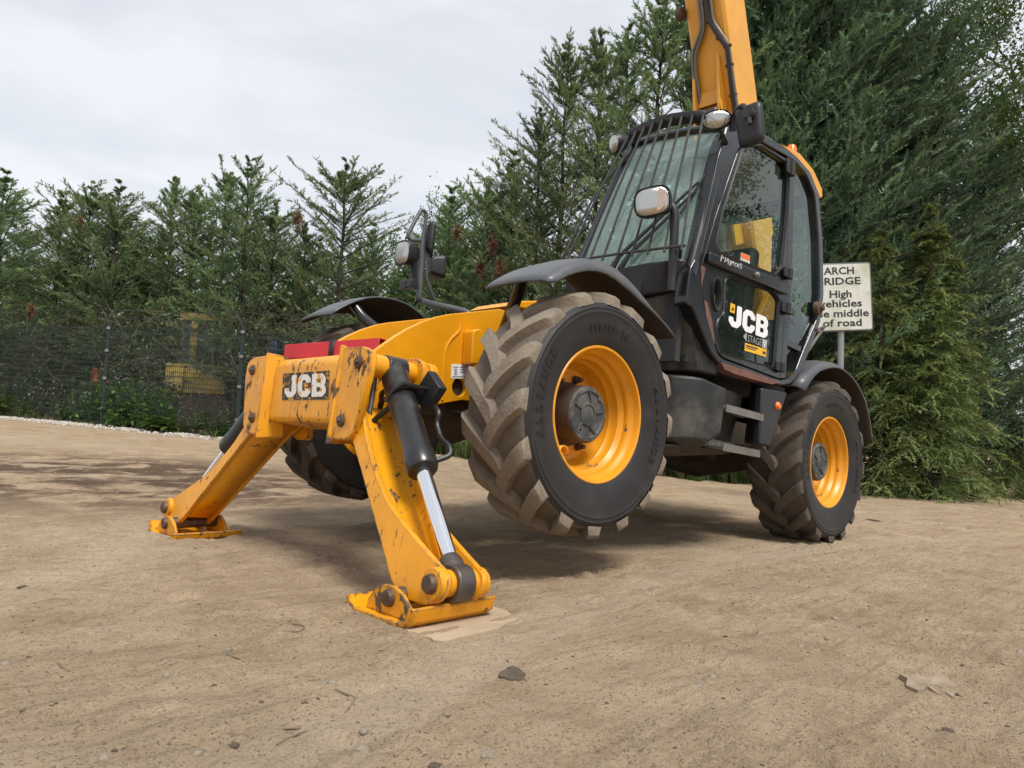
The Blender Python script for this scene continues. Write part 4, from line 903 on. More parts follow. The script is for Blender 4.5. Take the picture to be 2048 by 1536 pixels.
mb = MB(); mb.tube([w1 + Vector((-.05, 0, -.04)), w1 + Vector((-.1, .02, -.12)), TN + Vector((0, 0, .02))], .014, 8); mb.tube([w2 + Vector((-.05, 0, -.04)), w2 + Vector((-.08, .05, -.10)), TF + Vector((0, 0, .02))], .014, 8); P('lamp_bracket', mb, MT['black_plastic'], split=True)
def mirror(name, c, nrm, w, h, bulge=0.03, lean=0.0, taper=0.0):
    """mirror housing whose glass faces along nrm; the moulded back bulges the other way"""
    n_ = Vector(nrm).normalized(); c = Vector(c); e1 = Vector((0, 0, 1)).cross(n_).normalized(); e2 = n_.cross(e1)
    e1, e2 = e1 * math.cos(lean) + e2 * math.sin(lean), e2 * math.cos(lean) - e1 * math.sin(lean)
    rp2 = roundpoly([(-w / 2 * (1 - taper), -h / 2), (w / 2 * (1 - taper), -h / 2), (w / 2, h / 2), (-w / 2, h / 2)], min(w, h) * .24, 4); N = len(rp2); mb = MB()
    rings = [(0.94, 0), (1.0, 0.006), (1.0, 0.02), (.93, 0.03), (.85, 0.03 + bulge * .6), (.6, 0.03 + bulge), (0.0, 0.03 + bulge)]
    mb.add([c + e1 * a * s + e2 * b * s - n_ * d for s, d in rings for a, b in rp2], [(i * N + k, i * N + (k + 1) % N, (i + 1) * N + (k + 1) % N, (i + 1) * N + k) for i in range(len(rings) - 1) for k in range(N)])
    o = P(name, mb, MT['black_plastic'], smooth=50)
    mb = MB(); mb.add([c + e1 * a * .92 + e2 * b * .92 - n_ * .003 for a, b in rp2], [tuple(range(N))]); P('mirror_glass', mb, MT['chrome'], o, smooth=0)
    return o
# left mirror beside the work light: its back faces the camera
mirror('mirror', hv(1502, 252, 0, -.96), (-1, -.12, 0.1), .17, .255, .015, -.13, .1)
mb = MB(); a = hv(1468, 262, 0, -.98); b = hv(1466, 226, 0, -.95); c = hv(1487, 207, 0, -.90); d = hv(1496, 225, 0, -.88); mb.tube([hv(1466, 262, 0, -.98), hv(1467, 238, 0, -.96)], .022, 10); mb.tube(fillet([a, b, c, d], .05), .014, 10); mb.tube([d, hv(1500, 248, 0, -.875)], .013, 8)
mb.tube([Vector(d) + Vector((.015, 0, 0)), Vector(d) + Vector((-.04, 0, 0))], .035, 14); P('mirror_arm', mb, MT['black_plastic'])
# right-hand mirror stand on the front fender arm
yR = -0.95
hR = lambda a, b, y=yR: Vector(hv(a, b, 1, y))
mb = MB()
mb.tube(fillet([hR(950, 640, -.42), hR(934, 624, -.45), hR(845, 603), hR(838, 596), hR(841, 540), hR(845, 478)], .09), .023, 12)
mb.tube(fillet([hR(845, 480), hR(853, 432), hR(850, 422), hR(842, 420), hR(815, 470), hR(820, 480), hR(846, 481)], .06), .015, 10)
ms = P('mirror_stand', mb, MT['fender'])
mb = MB(); mb.tube(fillet([hR(871, 605), hR(853, 562), hR(852, 520), hR(854, 450)], .06), .013, 10)
for yy in (504, 538): mb.tube([hR(843, yy), hR(854, yy + 1)], .01, 8)
P('guard_rod', mb, MT['fender'], ms)
mb = MB(); q = [hR(826, 498), hR(834, 498), hR(833, 560), hR(825, 574), hR(809, 577), hR(809, 562), hR(821, 560)]
mb.prism([(p.x, p.z) for p in q], 1, yR - .02, yR + .01); mb.box(hR(818, 569) + Vector((0, .0, 0)), (.07, .14, .06)); P('lamp_plate', mb, MT['black_plastic'], ms, bevel=.004)
mirror('mirror', hR(868, 479) + Vector((.0, 0, 0)), (-.75, .62, 0.0), .17, .255, .03)
mirror('wide_mirror', hR(876, 534) + Vector((-.03, 0, 0)), (-1, .1, 0.1), .15, .18, .08)

# ================================================================ GROUND
def hash2(ix, iy, seed):
    h = (ix.astype(np.int64) * 374761393 + iy.astype(np.int64) * 668265263 + seed * 974634777) & 0xffffffff
    h = ((h ^ (h >> 13)) * 1274126177) & 0xffffffff
    return ((h ^ (h >> 16)) & 0xffff) / 65535.0
def vnoise(x, y, seed):
    ix, iy = np.floor(x), np.floor(y); fx, fy = x - ix, y - iy; fx = fx * fx * (3 - 2 * fx); fy = fy * fy * (3 - 2 * fy)
    a, b, c, d = hash2(ix, iy, seed), hash2(ix + 1, iy, seed), hash2(ix, iy + 1, seed), hash2(ix + 1, iy + 1, seed)
    return (a + (b - a) * fx) * (1 - fy) + (c + (d - c) * fx) * fy - 0.5
def fbm(x, y, seed, oct=4, g=0.5):
    r = 0; a = 1
    for i in range(oct): r = r + a * vnoise(x * 2 ** i, y * 2 ** i, seed + i); a *= g
    return r
def axis_(lo, hi, st, far):
    c = list(np.arange(lo, hi, st)); s = st; q = lo; A = []
    while q > -far: s *= 1.09; q -= s; A.append(q)
    s = st; q = c[-1]; B = []
    while q < far: s *= 1.09; q += s; B.append(q)
    return np.array(A[::-1] + c + B)
gx, gy = axis_(-3.2, 2.75, 0.019, 260), axis_(-2.4, 3.5, 0.019, 260)
X, Y = np.meshgrid(gx, gy, indexing='ij')
def tracks(X, Y):
    m = X * 0.0; bars = X * 0.0
    for (cx, cy, rad, w) in ((-1.5, 9.5, 8.3, .19), (-1.5, 9.5, 6.6, .19), (6.5, -3.5, 5.6, .17), (6.5, -3.5, 4.3, .17), (9.0, 9.0, 8.6, .16)):
        q = np.hypot(X - cx, Y - cy) - rad; s = np.arctan2(Y - cy, X - cx) * rad
        k = np.clip((1 - np.abs(q) / w) * 5, 0, 1) * np.clip(vnoise(s * .6, q * 2 + rad, 77) * 3.2 + .75, 0, 1)
        m = np.maximum(m, k); bars = np.maximum(bars, k * (np.sin(2 * np.pi * s / .13 + np.abs(q) * 11) > .15))
    return m, bars
def ground_z(X, Y):
    Z = terr(X, Y)
    d = np.hypot(X - CAM.x, Y - CAM.y); fade = np.clip(1.6 - d / 14, 0, 1)
    n = 0.022 * fbm(X * .9, Y * .9, 3, 3) + 0.013 * fbm(X * 4, Y * 4, 11, 4, .6) 
    r = fbm(X * 11, Y * 11, 21, 4, .62); n = n + 0.014 * np.sign(r) * np.abs(r) ** 1.2
    cr_ = vnoise(X * 26, Y * 26, 41); n = n + 0.03 * np.clip(cr_ - .2, 0, 1)          # crumbs
    # tyre tracks with bar prints, and some smooth trodden patches
    for (ax, ay, bx, by, w) in ((2.2, 0.6, -3.0, 3.4, .2), (1.6, .2, -4, 2.6, .2), (2.6, 1.6, -1.0, 4.4, .18), (2.9, 1.0, 0.2, 3.6, .11), (2.3, 2.6, .3, .2, .16), (1.2, 3.2, -2.6, 1.6, .2)):
        dx, dy = bx - ax, by - ay; L = math.hypot(dx, dy); s = ((X - ax) * dx + (Y - ay) * dy) / L; t = ((X - ax) * dy - (Y - ay) * dx) / L
        m = np.clip(1 - (np.abs(t) / w) ** 4, 0, 1) * np.clip(vnoise(s * .9, t * 2, 77) * 3 + .6, 0, 1)
        n = n - m * .009 + m * .009 * (np.sin(2 * np.pi * s / .11 + np.abs(t) * 12) > .2)
    tm_, tb_ = tracks(X, Y); n = n * (1 - .55 * tm_) - .012 * tm_ + .009 * tb_
    p = np.clip(fbm(X * 1.7, Y * 1.7, 91, 2) * 6 - .6, 0, 1); n = n * (1 - .6 * p)
    bq = np.maximum(np.abs(X - 1.0) / .30, np.abs(Y - 1.27) / .30); n = np.where(bq < 1, np.minimum(n * .25, 0) - .008, n + .012 * np.exp(-((bq - 1.08) / .09) ** 2) * (fbm(X * 11, Y * 11, 15, 3) + .35))
    # keep it below the pads, push soil up round their edges
    for (px_, py_) in ((0.99, 1.14), (0.99, -1.14)):
        q = np.maximum(np.abs(X - px_) / .235, np.abs(Y - py_) / .235)
        n = np.where(q < 1, np.minimum(n, -0.014), n) + np.where((q >= 1), .016 * np.exp(-((q - 1.12) / .1) ** 2) * (fbm(X * 9, Y * 9, 5, 3) + .55), 0)
    return Z + n * fade
Z = ground_z(X, Y)
NX, NY = X.shape
idx = np.arange(NX * NY).reshape(NX, NY)
quads = np.stack([idx[:-1, :-1], idx[1:, :-1], idx[1:, 1:], idx[:-1, 1:]], -1).reshape(-1, 4)
def np_mesh(name, V, F, smooth=True):
    me = bpy.data.meshes.new(name); k = F.shape[1]
    me.vertices.add(len(V)); me.vertices.foreach_set('co', np.ascontiguousarray(V, dtype=np.float32).ravel())
    me.loops.add(F.size); me.loops.foreach_set('vertex_index', np.ascontiguousarray(F, dtype=np.int32).ravel())
    me.polygons.add(len(F)); me.polygons.foreach_set('loop_start', np.arange(0, F.size, k, dtype=np.int32)); me.polygons.foreach_set('loop_total', np.full(len(F), k, dtype=np.int32))
    me.update(calc_edges=True)
    if smooth: me.polygons.foreach_set('use_smooth', np.ones(len(F), dtype=bool))
    return me
def ground_mat():
    m, nt, p = newmat('packed_dirt'); v = coords(nt)
    n1 = noise(nt, v, 0.45, 4); n2 = noise(nt, v, 3.2, 7, .65, .6); n3 = noise(nt, v, 38, 5, .7); n4 = noise(nt, v, 150, 3)
    c = mixc(nt, ramp(nt, n2, .3, .7), (.365, .262, .164), (.515, .388, .258))
    c = mixc(nt, math_(nt, 'MULTIPLY', ramp(nt, n1, .46, .66), .5), c, (.50, .395, .27))
    c = mixc(nt, math_(nt, 'MULTIPLY', ramp(nt, n3, .52, .75), .55), c, (.15, .108, .07))
    c = mixc(nt, math_(nt, 'MULTIPLY', ramp(nt, n4, .58, .70), .6), c, (.52, .43, .32)); n5 = noise(nt, v, 75, 4, .7); c = mixc(nt, math_(nt, 'MULTIPLY', ramp(nt, n5, .43, .30), .9), c, (.09, .062, .04)); c = mixc(nt, math_(nt, 'MULTIPLY', ramp(nt, n5, .60, .72), .5), c, (.50, .40, .29))
    c = mixc(nt, math_(nt, 'MULTIPLY', ramp(nt, n4, .38, .30), .45), c, (.12, .09, .06))
    cpt = nn(nt, 'ShaderNodeAttribute', attribute_name='compacted'); c = mixc(nt, math_(nt, 'MULTIPLY', cpt.outputs['Fac'], .38), c, (.53, .43, .31))
    # damp reddish soil left of the far stabiliser
    mp = nn(nt, 'ShaderNodeMapping', vector_type='TEXTURE'); mp.inputs['Location'].default_value = (0.6, -4.1, 0); mp.inputs['Scale'].default_value = (3.4, 2.8, 50); mp.inputs['Rotation'].default_value = (0, 0, -.8); lnk(nt, v, mp.inputs[0])
    ln = nn(nt, 'ShaderNodeVectorMath', operation='LENGTH'); lnk(nt, mp.outputs[0], ln.inputs[0])
    mp3 = nn(nt, 'ShaderNodeMapping'); mp3.inputs['Rotation'].default_value = (0, 0, .75); mp3.inputs['Scale'].default_value = (.9, 1.3, 1); lnk(nt, v, mp3.inputs[0])
    st = math_(nt, 'MULTIPLY', ramp(nt, ln.outputs['Value'], 1.0, .35), ramp(nt, noise(nt, mp3.outputs[0], 2.2, 6, .6, .5), .37, .56))
    c = mixc(nt, math_(nt, 'MULTIPLY', st, .95), c, (.085, .048, .03))
    lnk(nt, c, p.inputs['Base Color']); p.inputs['Roughness'].default_value = .95; p.inputs['Specular IOR Level'].default_value = .15
    vo = nn(nt, 'ShaderNodeTexVoronoi'); vo.inputs['Scale'].default_value = 95; lnk(nt, v, vo.inputs['Vector']); vo2 = nn(nt, 'ShaderNodeTexVoronoi'); vo2.inputs['Scale'].default_value = 190; lnk(nt, v, vo2.inputs['Vector'])
    gr = 0.0
    for q, th_ in ((vo, .80), (vo2, .72)):
        sx = nn(nt, 'ShaderNodeSeparateColor'); lnk(nt, q.outputs['Color'], sx.inputs[0])
        gm = math_(nt, 'MULTIPLY', math_(nt, 'GREATER_THAN', sx.outputs[0], th_), ramp(nt, q.outputs['Distance'], .42, .30))
        c = mixc(nt, math_(nt, 'MULTIPLY', gm, .75), c, mixc(nt, sx.outputs[1], (.17, .125, .085), (.50, .42, .32))); gr = math_(nt, 'ADD', math_(nt, 'MULTIPLY', gm, .35), gr)
    mp4 = nn(nt, 'ShaderNodeMapping'); mp4.inputs['Rotation'].default_value = (0, 0, .62); mp4.inputs['Scale'].default_value = (2.2, 26, 1); lnk(nt, v, mp4.inputs[0])
    mp5 = nn(nt, 'ShaderNodeMapping'); mp5.inputs['Rotation'].default_value = (0, 0, -.35); mp5.inputs['Scale'].default_value = (2.0, 22, 1); lnk(nt, v, mp5.inputs[0])
    stk = math_(nt, 'MULTIPLY', noise(nt, mp4.outputs[0], 1, 5, .6), ramp(nt, noise(nt, v, .8, 2), .42, .6)); stk = math_(nt, 'ADD', stk, math_(nt, 'MULTIPLY', noise(nt, mp5.outputs[0], 1, 5, .6), ramp(nt, noise(nt, v, .8, 2), .58, .4)))
    c = mixc(nt, math_(nt, 'MULTIPLY', ramp(nt, stk, .5, .68), .35), c, (.45, .36, .26)); c = mixc(nt, math_(nt, 'MULTIPLY', ramp(nt, stk, .46, .30), .4), c, (.20, .145, .095))
    lnk(nt, c, p.inputs['Base Color'])
    h = math_(nt, 'ADD', math_(nt, 'MULTIPLY', noise(nt, v, 34, 9, .78), 1.0), math_(nt, 'MULTIPLY', noise(nt, v, 150, 4, .7), .5)); h = math_(nt, 'ADD', h, gr); h = math_(nt, 'ADD', h, math_(nt, 'MULTIPLY', stk, .4))
    bump(nt, p, h, 1.0, .018); return m
MT['dirt'] = ground_mat()
me = np_mesh('ground', np.stack([X, Y, Z], -1).reshape(-1, 3), quads); at_ = me.attributes.new('compacted', 'FLOAT', 'POINT'); at_.data.foreach_set('value', np.ascontiguousarray(tracks(X, Y)[0].ravel(), dtype=np.float32)); me.materials.append(MT['dirt'])
g = bpy.data.objects.new('ground', me); COL.objects.link(g); tag(g, kind='structure')

MT['stone'] = mat('grey_stone', (.27, .23, .18), .9, var=.3, vs=14, bmp=.3, bs=60)
MT['stone_dark'] = mat('dark_clod', (.10, .075, .052), .95, var=.3, vs=20, bmp=.5, bs=60)
MT['stone_pale'] = mat('pale_gravel', (.50, .46, .40), .85, var=.3, vs=6, bmp=.2)
ICO = None
def ico_data():
    bm = bmesh.new(); bmesh.ops.create_icosphere(bm, subdivisions=1, radius=1); bm.verts.index_update()
    v = np.array([q.co[:] for q in bm.verts]); f = np.array([[w.index for w in q.verts] for q in bm.faces]); bm.free(); return v, f
IV, IF = ico_data()
rng = np.random.default_rng(5)
def pebbles(name, P_, S, m, flat=.6, label=None):
    n = len(P_); V = np.repeat(IV[None], n, 0) * (1 + rng.uniform(-.3, .3, (n, len(IV), 1)))
    a = rng.uniform(0, 6.28, n); ca, sa = np.cos(a)[:, None], np.sin(a)[:, None]
    V *= (S[:, None, None] * np.stack([rng.uniform(.7, 1.4, n), rng.uniform(.7, 1.1, n), np.full(n, flat)], -1)[:, None, :])
    V = np.stack([V[..., 0] * ca - V[..., 1] * sa, V[..., 0] * sa + V[..., 1] * ca, V[..., 2]], -1) + P_[:, None, :]
    F = (IF[None] + (np.arange(n) * len(IV))[:, None, None]).reshape(-1, 3)
    me = np_mesh(name, V.reshape(-1, 3), F, False); me.materials.append(m); o = bpy.data.objects.new(name, me); COL.objects.link(o); return tag(o, kind='stuff')
def gpt(px, d): q = CAM + d[:, None] * 0; return q
def scatter(n, d0, d1, x0, x1, smin, smax, pw=3.0):
    d = rng.uniform(d0, d1, n); px = rng.uniform(x0, x1, n)
    x = CAM.x + d * (FWD.x + RIGHT.x * (px - 1024) / FPX); y = CAM.y + d * (FWD.y + RIGHT.y * (px - 1024) / FPX)
    z = ground_z(x, y); s = smin + (smax - smin) * rng.random(n) ** pw
    return np.stack([x, y, z - s * .12], -1), s
P_, S = scatter(3600, 1.2, 9, -300, 2350, .002, .017, 7); pebbles('gravel', P_, S, MT['stone'])
P_, S = scatter(1500, 1.2, 9, -300, 2350, .002, .010, 3); pebbles('soil_crumbs', P_, S, MT['stone_dark'])

def px_ground(px, py):
    d = FWD + RIGHT * ((px - 1024) / FPX) + UP * ((768 - py) / FPX); t = -CAM.z / d.z
    q = CAM + d * t; return Vector((q.x, q.y, float(ground_z(np.array([q.x]), np.array([q.y]))[0])))
def rock(name, pos, s, m, label, cat, seed, sc=(1.3, .9, .5)):
    r = random.Random(seed); bm = bmesh.new(); bmesh.ops.create_icosphere(bm, subdivisions=3, radius=1)
    for v in bm.verts:
        k = 1 + .25 * math.sin(v.co.x * 4 + seed) * math.cos(v.co.y * 5) + r.uniform(-.10, .10); v.co = Vector((v.co.x * sc[0], v.co.y * sc[1], v.co.z * sc[2])) * k * s
    me = bpy.data.meshes.new(name); bm.to_mesh(me); bm.free(); me.materials.append(m); o = bpy.data.objects.new(name, me); COL.objects.link(o); o.location = pos - Vector((0, 0, s * .05)); o.rotation_euler = (0, 0, r.uniform(0, 3)); return tag(o, label, cat)
rock('dirt_clod', px_ground(1025, 1350), .042, MT['stone_dark'], 'dark dried clod of soil lying alone in front of the near foot pad', 'clod', 3, (1.25, .9, .4))
stone_g = 'small loose stones on the dirt yard'
for i, (a, b, s, lb) in enumerate(((975, 1510, .015, 'pale rounded stone at the bottom edge of the dirt, below the dark clod'), (870, 1532, .012, 'small stone cut by the bottom edge near the middle'), (1515, 1177, .018, 'stone on the dirt between the rear wheel and the camera'), (470, 1478, .012, 'pale stone low on the left side of the foreground dirt'), (145, 1368, .011, 'dark pebble at the lower left of the yard'), (45, 1172, .016, 'stone near the left edge of the yard in front of the far stabiliser'), (1640, 1200, .018, 'small stone right of centre in front of the rear wheel'), (1895, 1458, .012, 'stone below the flattened scrap at the lower right'))):
    tag(rock('stone', px_ground(a, b), s, MT['stone'] if i % 2 == 0 else MT['stone_dark'], lb, 'stone', 20 + i, (1.2, .9, .65)), group=stone_g)
# flattened scrap, slab under the near pad, twigs
def sheet(name, pts, th, m, label, cat, seed=1, curl=.012):
    r = random.Random(seed); pts = [q for i in range(len(pts)) for q in (pts[i], pts[i].lerp(pts[(i + 1) % len(pts)], r.uniform(.35, .65)) + Vector((r.uniform(-.012, .012), r.uniform(-.012, .012), 0)))]; mb = MB(); n = len(pts); c = sum(pts, Vector()) / n
    top = [p + Vector((0, 0, th + r.uniform(0, curl))) for p in pts]; bot = [p + Vector((0, 0, -.01)) for p in pts]
    mb.v = [tuple(c + Vector((0, 0, th * 1.3)))] + [tuple(p) for p in top] + [tuple(p) for p in bot]
    mb.f = [(0, 1 + i, 1 + (i + 1) % n) for i in range(n)] + [(1 + i, 1 + n + i, 1 + n + (i + 1) % n, 1 + (i + 1) % n) for i in range(n)]; mb.m = [0] * len(mb.f)
    o = mb.build(name, m, smooth=0); return tag(o, label, cat)
MT['scrap'] = mat('dusty_card', (.31, .24, .165), .9, var=.35, vs=16, bmp=.3)
MT['slab'] = mat('dusty_board', (.42, .325, .22), .9, var=.2, vs=8, bmp=.3, bs=90)
pg = [px_ground(a, b) for a, b in ((1798, 1358), (1822, 1354), (1850, 1360), (1880, 1352), (1905, 1362), (1912, 1372), (1905, 1391), (1882, 1386), (1855, 1378), (1835, 1386), (1812, 1376))]
sheet('flattened_scrap', pg, .004, MT['scrap'], 'crumpled flattened piece of card half buried in the dirt at lower right', 'scrap', 4, .012)
pg = [px_ground(a, b) for a, b in ((795, 1250), (850, 1205), (985, 1205), (1036, 1238), (1000, 1256), (890, 1283), (862, 1277), (828, 1272))]; pg = [Vector((p.x, p.y, -.007)) for p in pg]
sheet('ground_board', pg, .006, MT['slab'], 'dust covered flat board lying under the near foot pad', 'board', 2, .004)
MT['twig'] = mat('dry_twig', (.2, .15, .1), .9, var=.3)
for i, (pts, lb) in enumerate((([(1660, 1462), (1695, 1485)], 0),)) if False else ():
    pass
tw = [([(560, 1255), (585, 1247), (612, 1250), (600, 1260), (570, 1262)], 'looped dry grass stem lying left of the near foot pad'), ([(670, 1378), (700, 1388), (712, 1398), (690, 1418)], 'curled dry twig on the dirt below the near foot pad'), ([(555, 1482), (580, 1468), (612, 1450)], 'straight dry twig at the bottom of the yard, left of centre'), ([(520, 1456), (560, 1450), (602, 1444)], 'thin pale straw beside the straight twig at the bottom'), ([(1595, 1110), (1622, 1111), (1650, 1109)], 'dark thin stick lying just in front of the rear wheel'), ([(455, 1300), (466, 1312), (480, 1320)], 'short forked twig in the left foreground'), ([(115, 1332), (125, 1340), (138, 1347)], 'small dark twig near the left edge of the foreground')]
for pts, lb in tw:
    mb = MB(); q = [px_ground(a, b) + Vector((0, 0, .001)) for a, b in pts]; mb.tube(fillet(q, .03), [.003] * len(fillet(q, .03)), 5); tag(mb.build('twig', MT['twig']), lb, 'twig', 'dry twigs on the dirt')
rock('dark_scrap', px_ground(1745, 1041), .05, MT['stone_dark'], 'small dark flat lump on the dirt right of the rear wheel', 'clod', 9, (1.5, .7, .25))

# pale gravel along the foot of the fence
fence_px = [(-340, 18.6), (-140, 17.2), (0, 15.7), (200, 14.6), (400, 13.6), (600, 12.9)]
def fence_at(px):
    d = float(np.interp(px, [a for a, b in fence_px], [b for a, b in fence_px])); return at(px, d), d
n = 3800; px = rng.uniform(-140, 470, n) ; dd = np.interp(px, [a for a, b in fence_px], [b for a, b in fence_px]) - np.abs(rng.normal(.0, .5, n)) + .15
x = CAM.x + dd * (FWD.x + RIGHT.x * (px - 1024) / FPX); y = CAM.y + dd * (FWD.y + RIGHT.y * (px - 1024) / FPX)
S = .012 + .035 * rng.random(n) ** 2; keep = rng.random(n) < np.clip(1.2 - px / 480, .15, 1); P_ = np.stack([x, y, terr(x, y) + .005], -1)[keep]; pebbles('gravel_strip', P_, S[keep], MT['stone_pale'], .7)
for i, (a, b, s) in enumerate(((1735, 985, .12), (1800, 988, .10), (1850, 992, .12), (1910, 990, .11), (1940, 985, .08))):
    tag(rock('flat_stone', px_ground(a, b), s, MT['stone'], ['flat grey stone at the grass edge just right of the rear wheel', 'second flat stone along the grass edge right of the rear wheel', 'flat stone in the middle of the row under the hedge', 'fourth flat stone under the hedge, towards the right', 'smallest flat stone of the row, nearest the right edge'][i], 'stone', 40 + i, (1.5, .8, .22)), group='flat stones at the hedge foot')

# ================================================================ SIGN
MT['sign_white'] = mat('weathered_sign_white', (.62, .62, .57), .5, var=.08, vs=3, dust=.6, ds=4, dth=.52, dcol=(.33, .36, .22))
MT['sign_grey'] = mat('sign_grey', (.12, .125, .13), .5, var=.1); MT['galv'] = mat('galvanised_post', (.3, .31, .32), .45, .4, var=.15)
sdist = 8.9
sc_ = world_px(1682, 594, sdist); rh = Vector((RIGHT.x, RIGHT.y, 0)).normalized(); srt = (rh + Vector((0, 0, .075))).normalized(); sup = (Vector((0, 0, 1)) - rh * .055).normalized(); snm = srt.cross(sup).normalized()
pxm = sdist / FPX
base = Vector((sc_.x, sc_.y, float(terr(sc_.x, sc_.y)))); sg = empty('road_sign', base); tag(sg, 'weathered white road sign reading ARCH BRIDGE on a grey post behind the cab', 'road sign')
def spt(a, b, c=0): return sc_ + srt * (a * pxm) + sup * (b * pxm) + snm * c
hw, hh = 62, 69
rr = roundpoly([(-hw, -hh), (hw, -hh), (hw, hh), (-hw, hh)], 5, 4); N = len(rr)
mb = MB(); mb.v = [tuple(spt(a * 1.0, b, .0)) for a, b in rr] + [tuple(spt(a, b, -.03)) for a, b in rr]; mb.f = [tuple(range(N)), tuple(range(2 * N - 1, N - 1, -1))] + [(i, (i + 1) % N, (i + 1) % N + N, i + N) for i in range(N)]; mb.m = [0] * len(mb.f)
pl_ = mb.build('sign_board', MT['sign_grey'], sg, off=base, bevel=.004)
mb = MB(); mb.v = [tuple(spt(a * .955, b * .96, .003)) for a, b in rr]; mb.f = [tuple(range(N))]; mb.m = [0]; mb.build('sign_face', MT['sign_white'], pl_, off=base, smooth=0)
for txt, yy, x0, x1 in (('ARCH', 46, -33, 28), ('BRIDGE', 25, -47, 40), ('High', -1, -23, 21), ('vehicles', -20, -45, 41), ('use middle', -40, -60, 54), ('of road', -59, -39, 39)):
    v, f = text_mesh(txt, 1.0, .022, ay='BOTTOM_BASELINE'); v = np.array(v); mb = MB(); w = np.ptp(v[:, 0]); u0 = v[:, 0].min()
    mb.add([tuple(spt(x0 + (a - u0) / w * (x1 - x0), yy + b * 20.5, .005)) for a, b, _ in v], f)
    words = [mb]
    if ' ' in txt:                       # one object per word: cut at the widest gap
        isl = sorted(((min((Vector(p) - sc_).dot(srt) for p in q.v), max((Vector(p) - sc_).dot(srt) for p in q.v), q) for q in mb_split(mb)), key=lambda t: t[0]); reach = isl[0][1]; cut, best = 1, 0
        for k in range(1, len(isl)):
            if isl[k][0] - reach > best: cut, best = k, isl[k][0] - reach
            reach = max(reach, isl[k][1])
        words = [MB(), MB()]
        for k, t in enumerate(isl): words[k >= cut].add(t[2].v, t[2].f)
    for q in words: q.build('sign_lettering', MT['decal_black'], pl_, off=base, smooth=0, recalc=False)
pb = spt(5, 0, -.055); mb = MB(); mb.tube([Vector((pb.x, pb.y, base.z - .2)), pb + Vector((0, 0, .35))], .036, 14); mb.build('post', MT['galv'], sg, off=base)

# ================================================================ FENCE
MT['fence'] = mat('green_fence_coating', (.018, .03, .026), .5, var=.2); MT['fence_post'] = mat('green_fence_post', (.022, .035, .031), .5, var=.2)
fb0, _ = fence_at(200)
fn = empty('mesh_fence', fb0); tag(fn, 'dark green welded mesh fence with posts and a barbed strand on top', 'fence')
pxs = [-330, -60, 210, 480, 640]; pts = [fence_at(p)[0] for p in pxs]; FH = 2.0
for i in range(4):
    a, b = pts[i], pts[i + 1]; L = (b - a).length; nv = int(L / .05); wv = []; V = []; F = []
    def wire(p, q, r):
        d = (q - p).normalized(); u = Vector((0, 0, 1)).cross(d); u = u.normalized() if u.length > .1 else (b - a).normalized(); w = d.cross(u); o = len(V)
        for e in (p, q):
            for k in range(3): t = 2 * math.pi * k / 3; V.append(e + u * r * math.cos(t) + w * r * math.sin(t))
        for k in range(3): F.append((o + k, o + (k + 1) % 3, o + 3 + (k + 1) % 3, o + 3 + k))
    for k in range(nv + 1):
        p = a.lerp(b, k / nv); wire(p + Vector((0, 0, .03)), p + Vector((0, 0, FH)), .0052)
    z = .05
    k = 0
    while z < FH:
        wire(a + Vector((0, 0, z)), b + Vector((0, 0, z)), .006)
        if k % 2 == 0: wire(a + Vector((0, 0, z + .02)) , b + Vector((0, 0, z + .02)), .006)
        z += .10; k += 1
    me = np_mesh('mesh_panel', np.array([(p - fb0)[:] for p in V]), np.array(F), False); me.materials.append(MT['fence']); o = bpy.data.objects.new('mesh_panel', me); COL.objects.link(o); o.parent = fn; tag(o, kind='stuff')
for i, p in enumerate(pts):
    mb = MB(); tt = Vector((.03, .02, 0)); mb.box(p + Vector((0, 0, FH / 2 + .02)), (.06, .06, FH + .1)); mb.tube([p + Vector((0, 0, FH)), p + Vector((.12, -.1, FH + .32))], .012, 6)
    q = mb.build('fence_post', MT['fence_post'], fn, off=fb0)
    mb = MB()
    for z in (.35, .95, 1.5, 1.95): mb.box(p + Vector((.03, .03, z)), (.05, .05, .05))
    mb.build('clamp', MT['galv'], q, off=fb0)
mb = MB()
for i in range(4): mb.tube([pts[i] + Vector((.06, -.05, FH + .16)), pts[i].lerp(pts[i + 1], .5) + Vector((.06, -.05, FH + .13)), pts[i + 1] + Vector((.06, -.05, FH + .16))], .006, 4); mb.tube([pts[i] + Vector((.12, -.1, FH + .32)), pts[i].lerp(pts[i + 1], .5) + Vector((.12, -.1, FH + .28)), pts[i + 1] + Vector((.12, -.1, FH + .32))], .006, 4)
o = mb.build('barbed_strand', MT['fence'], fn, off=fb0)

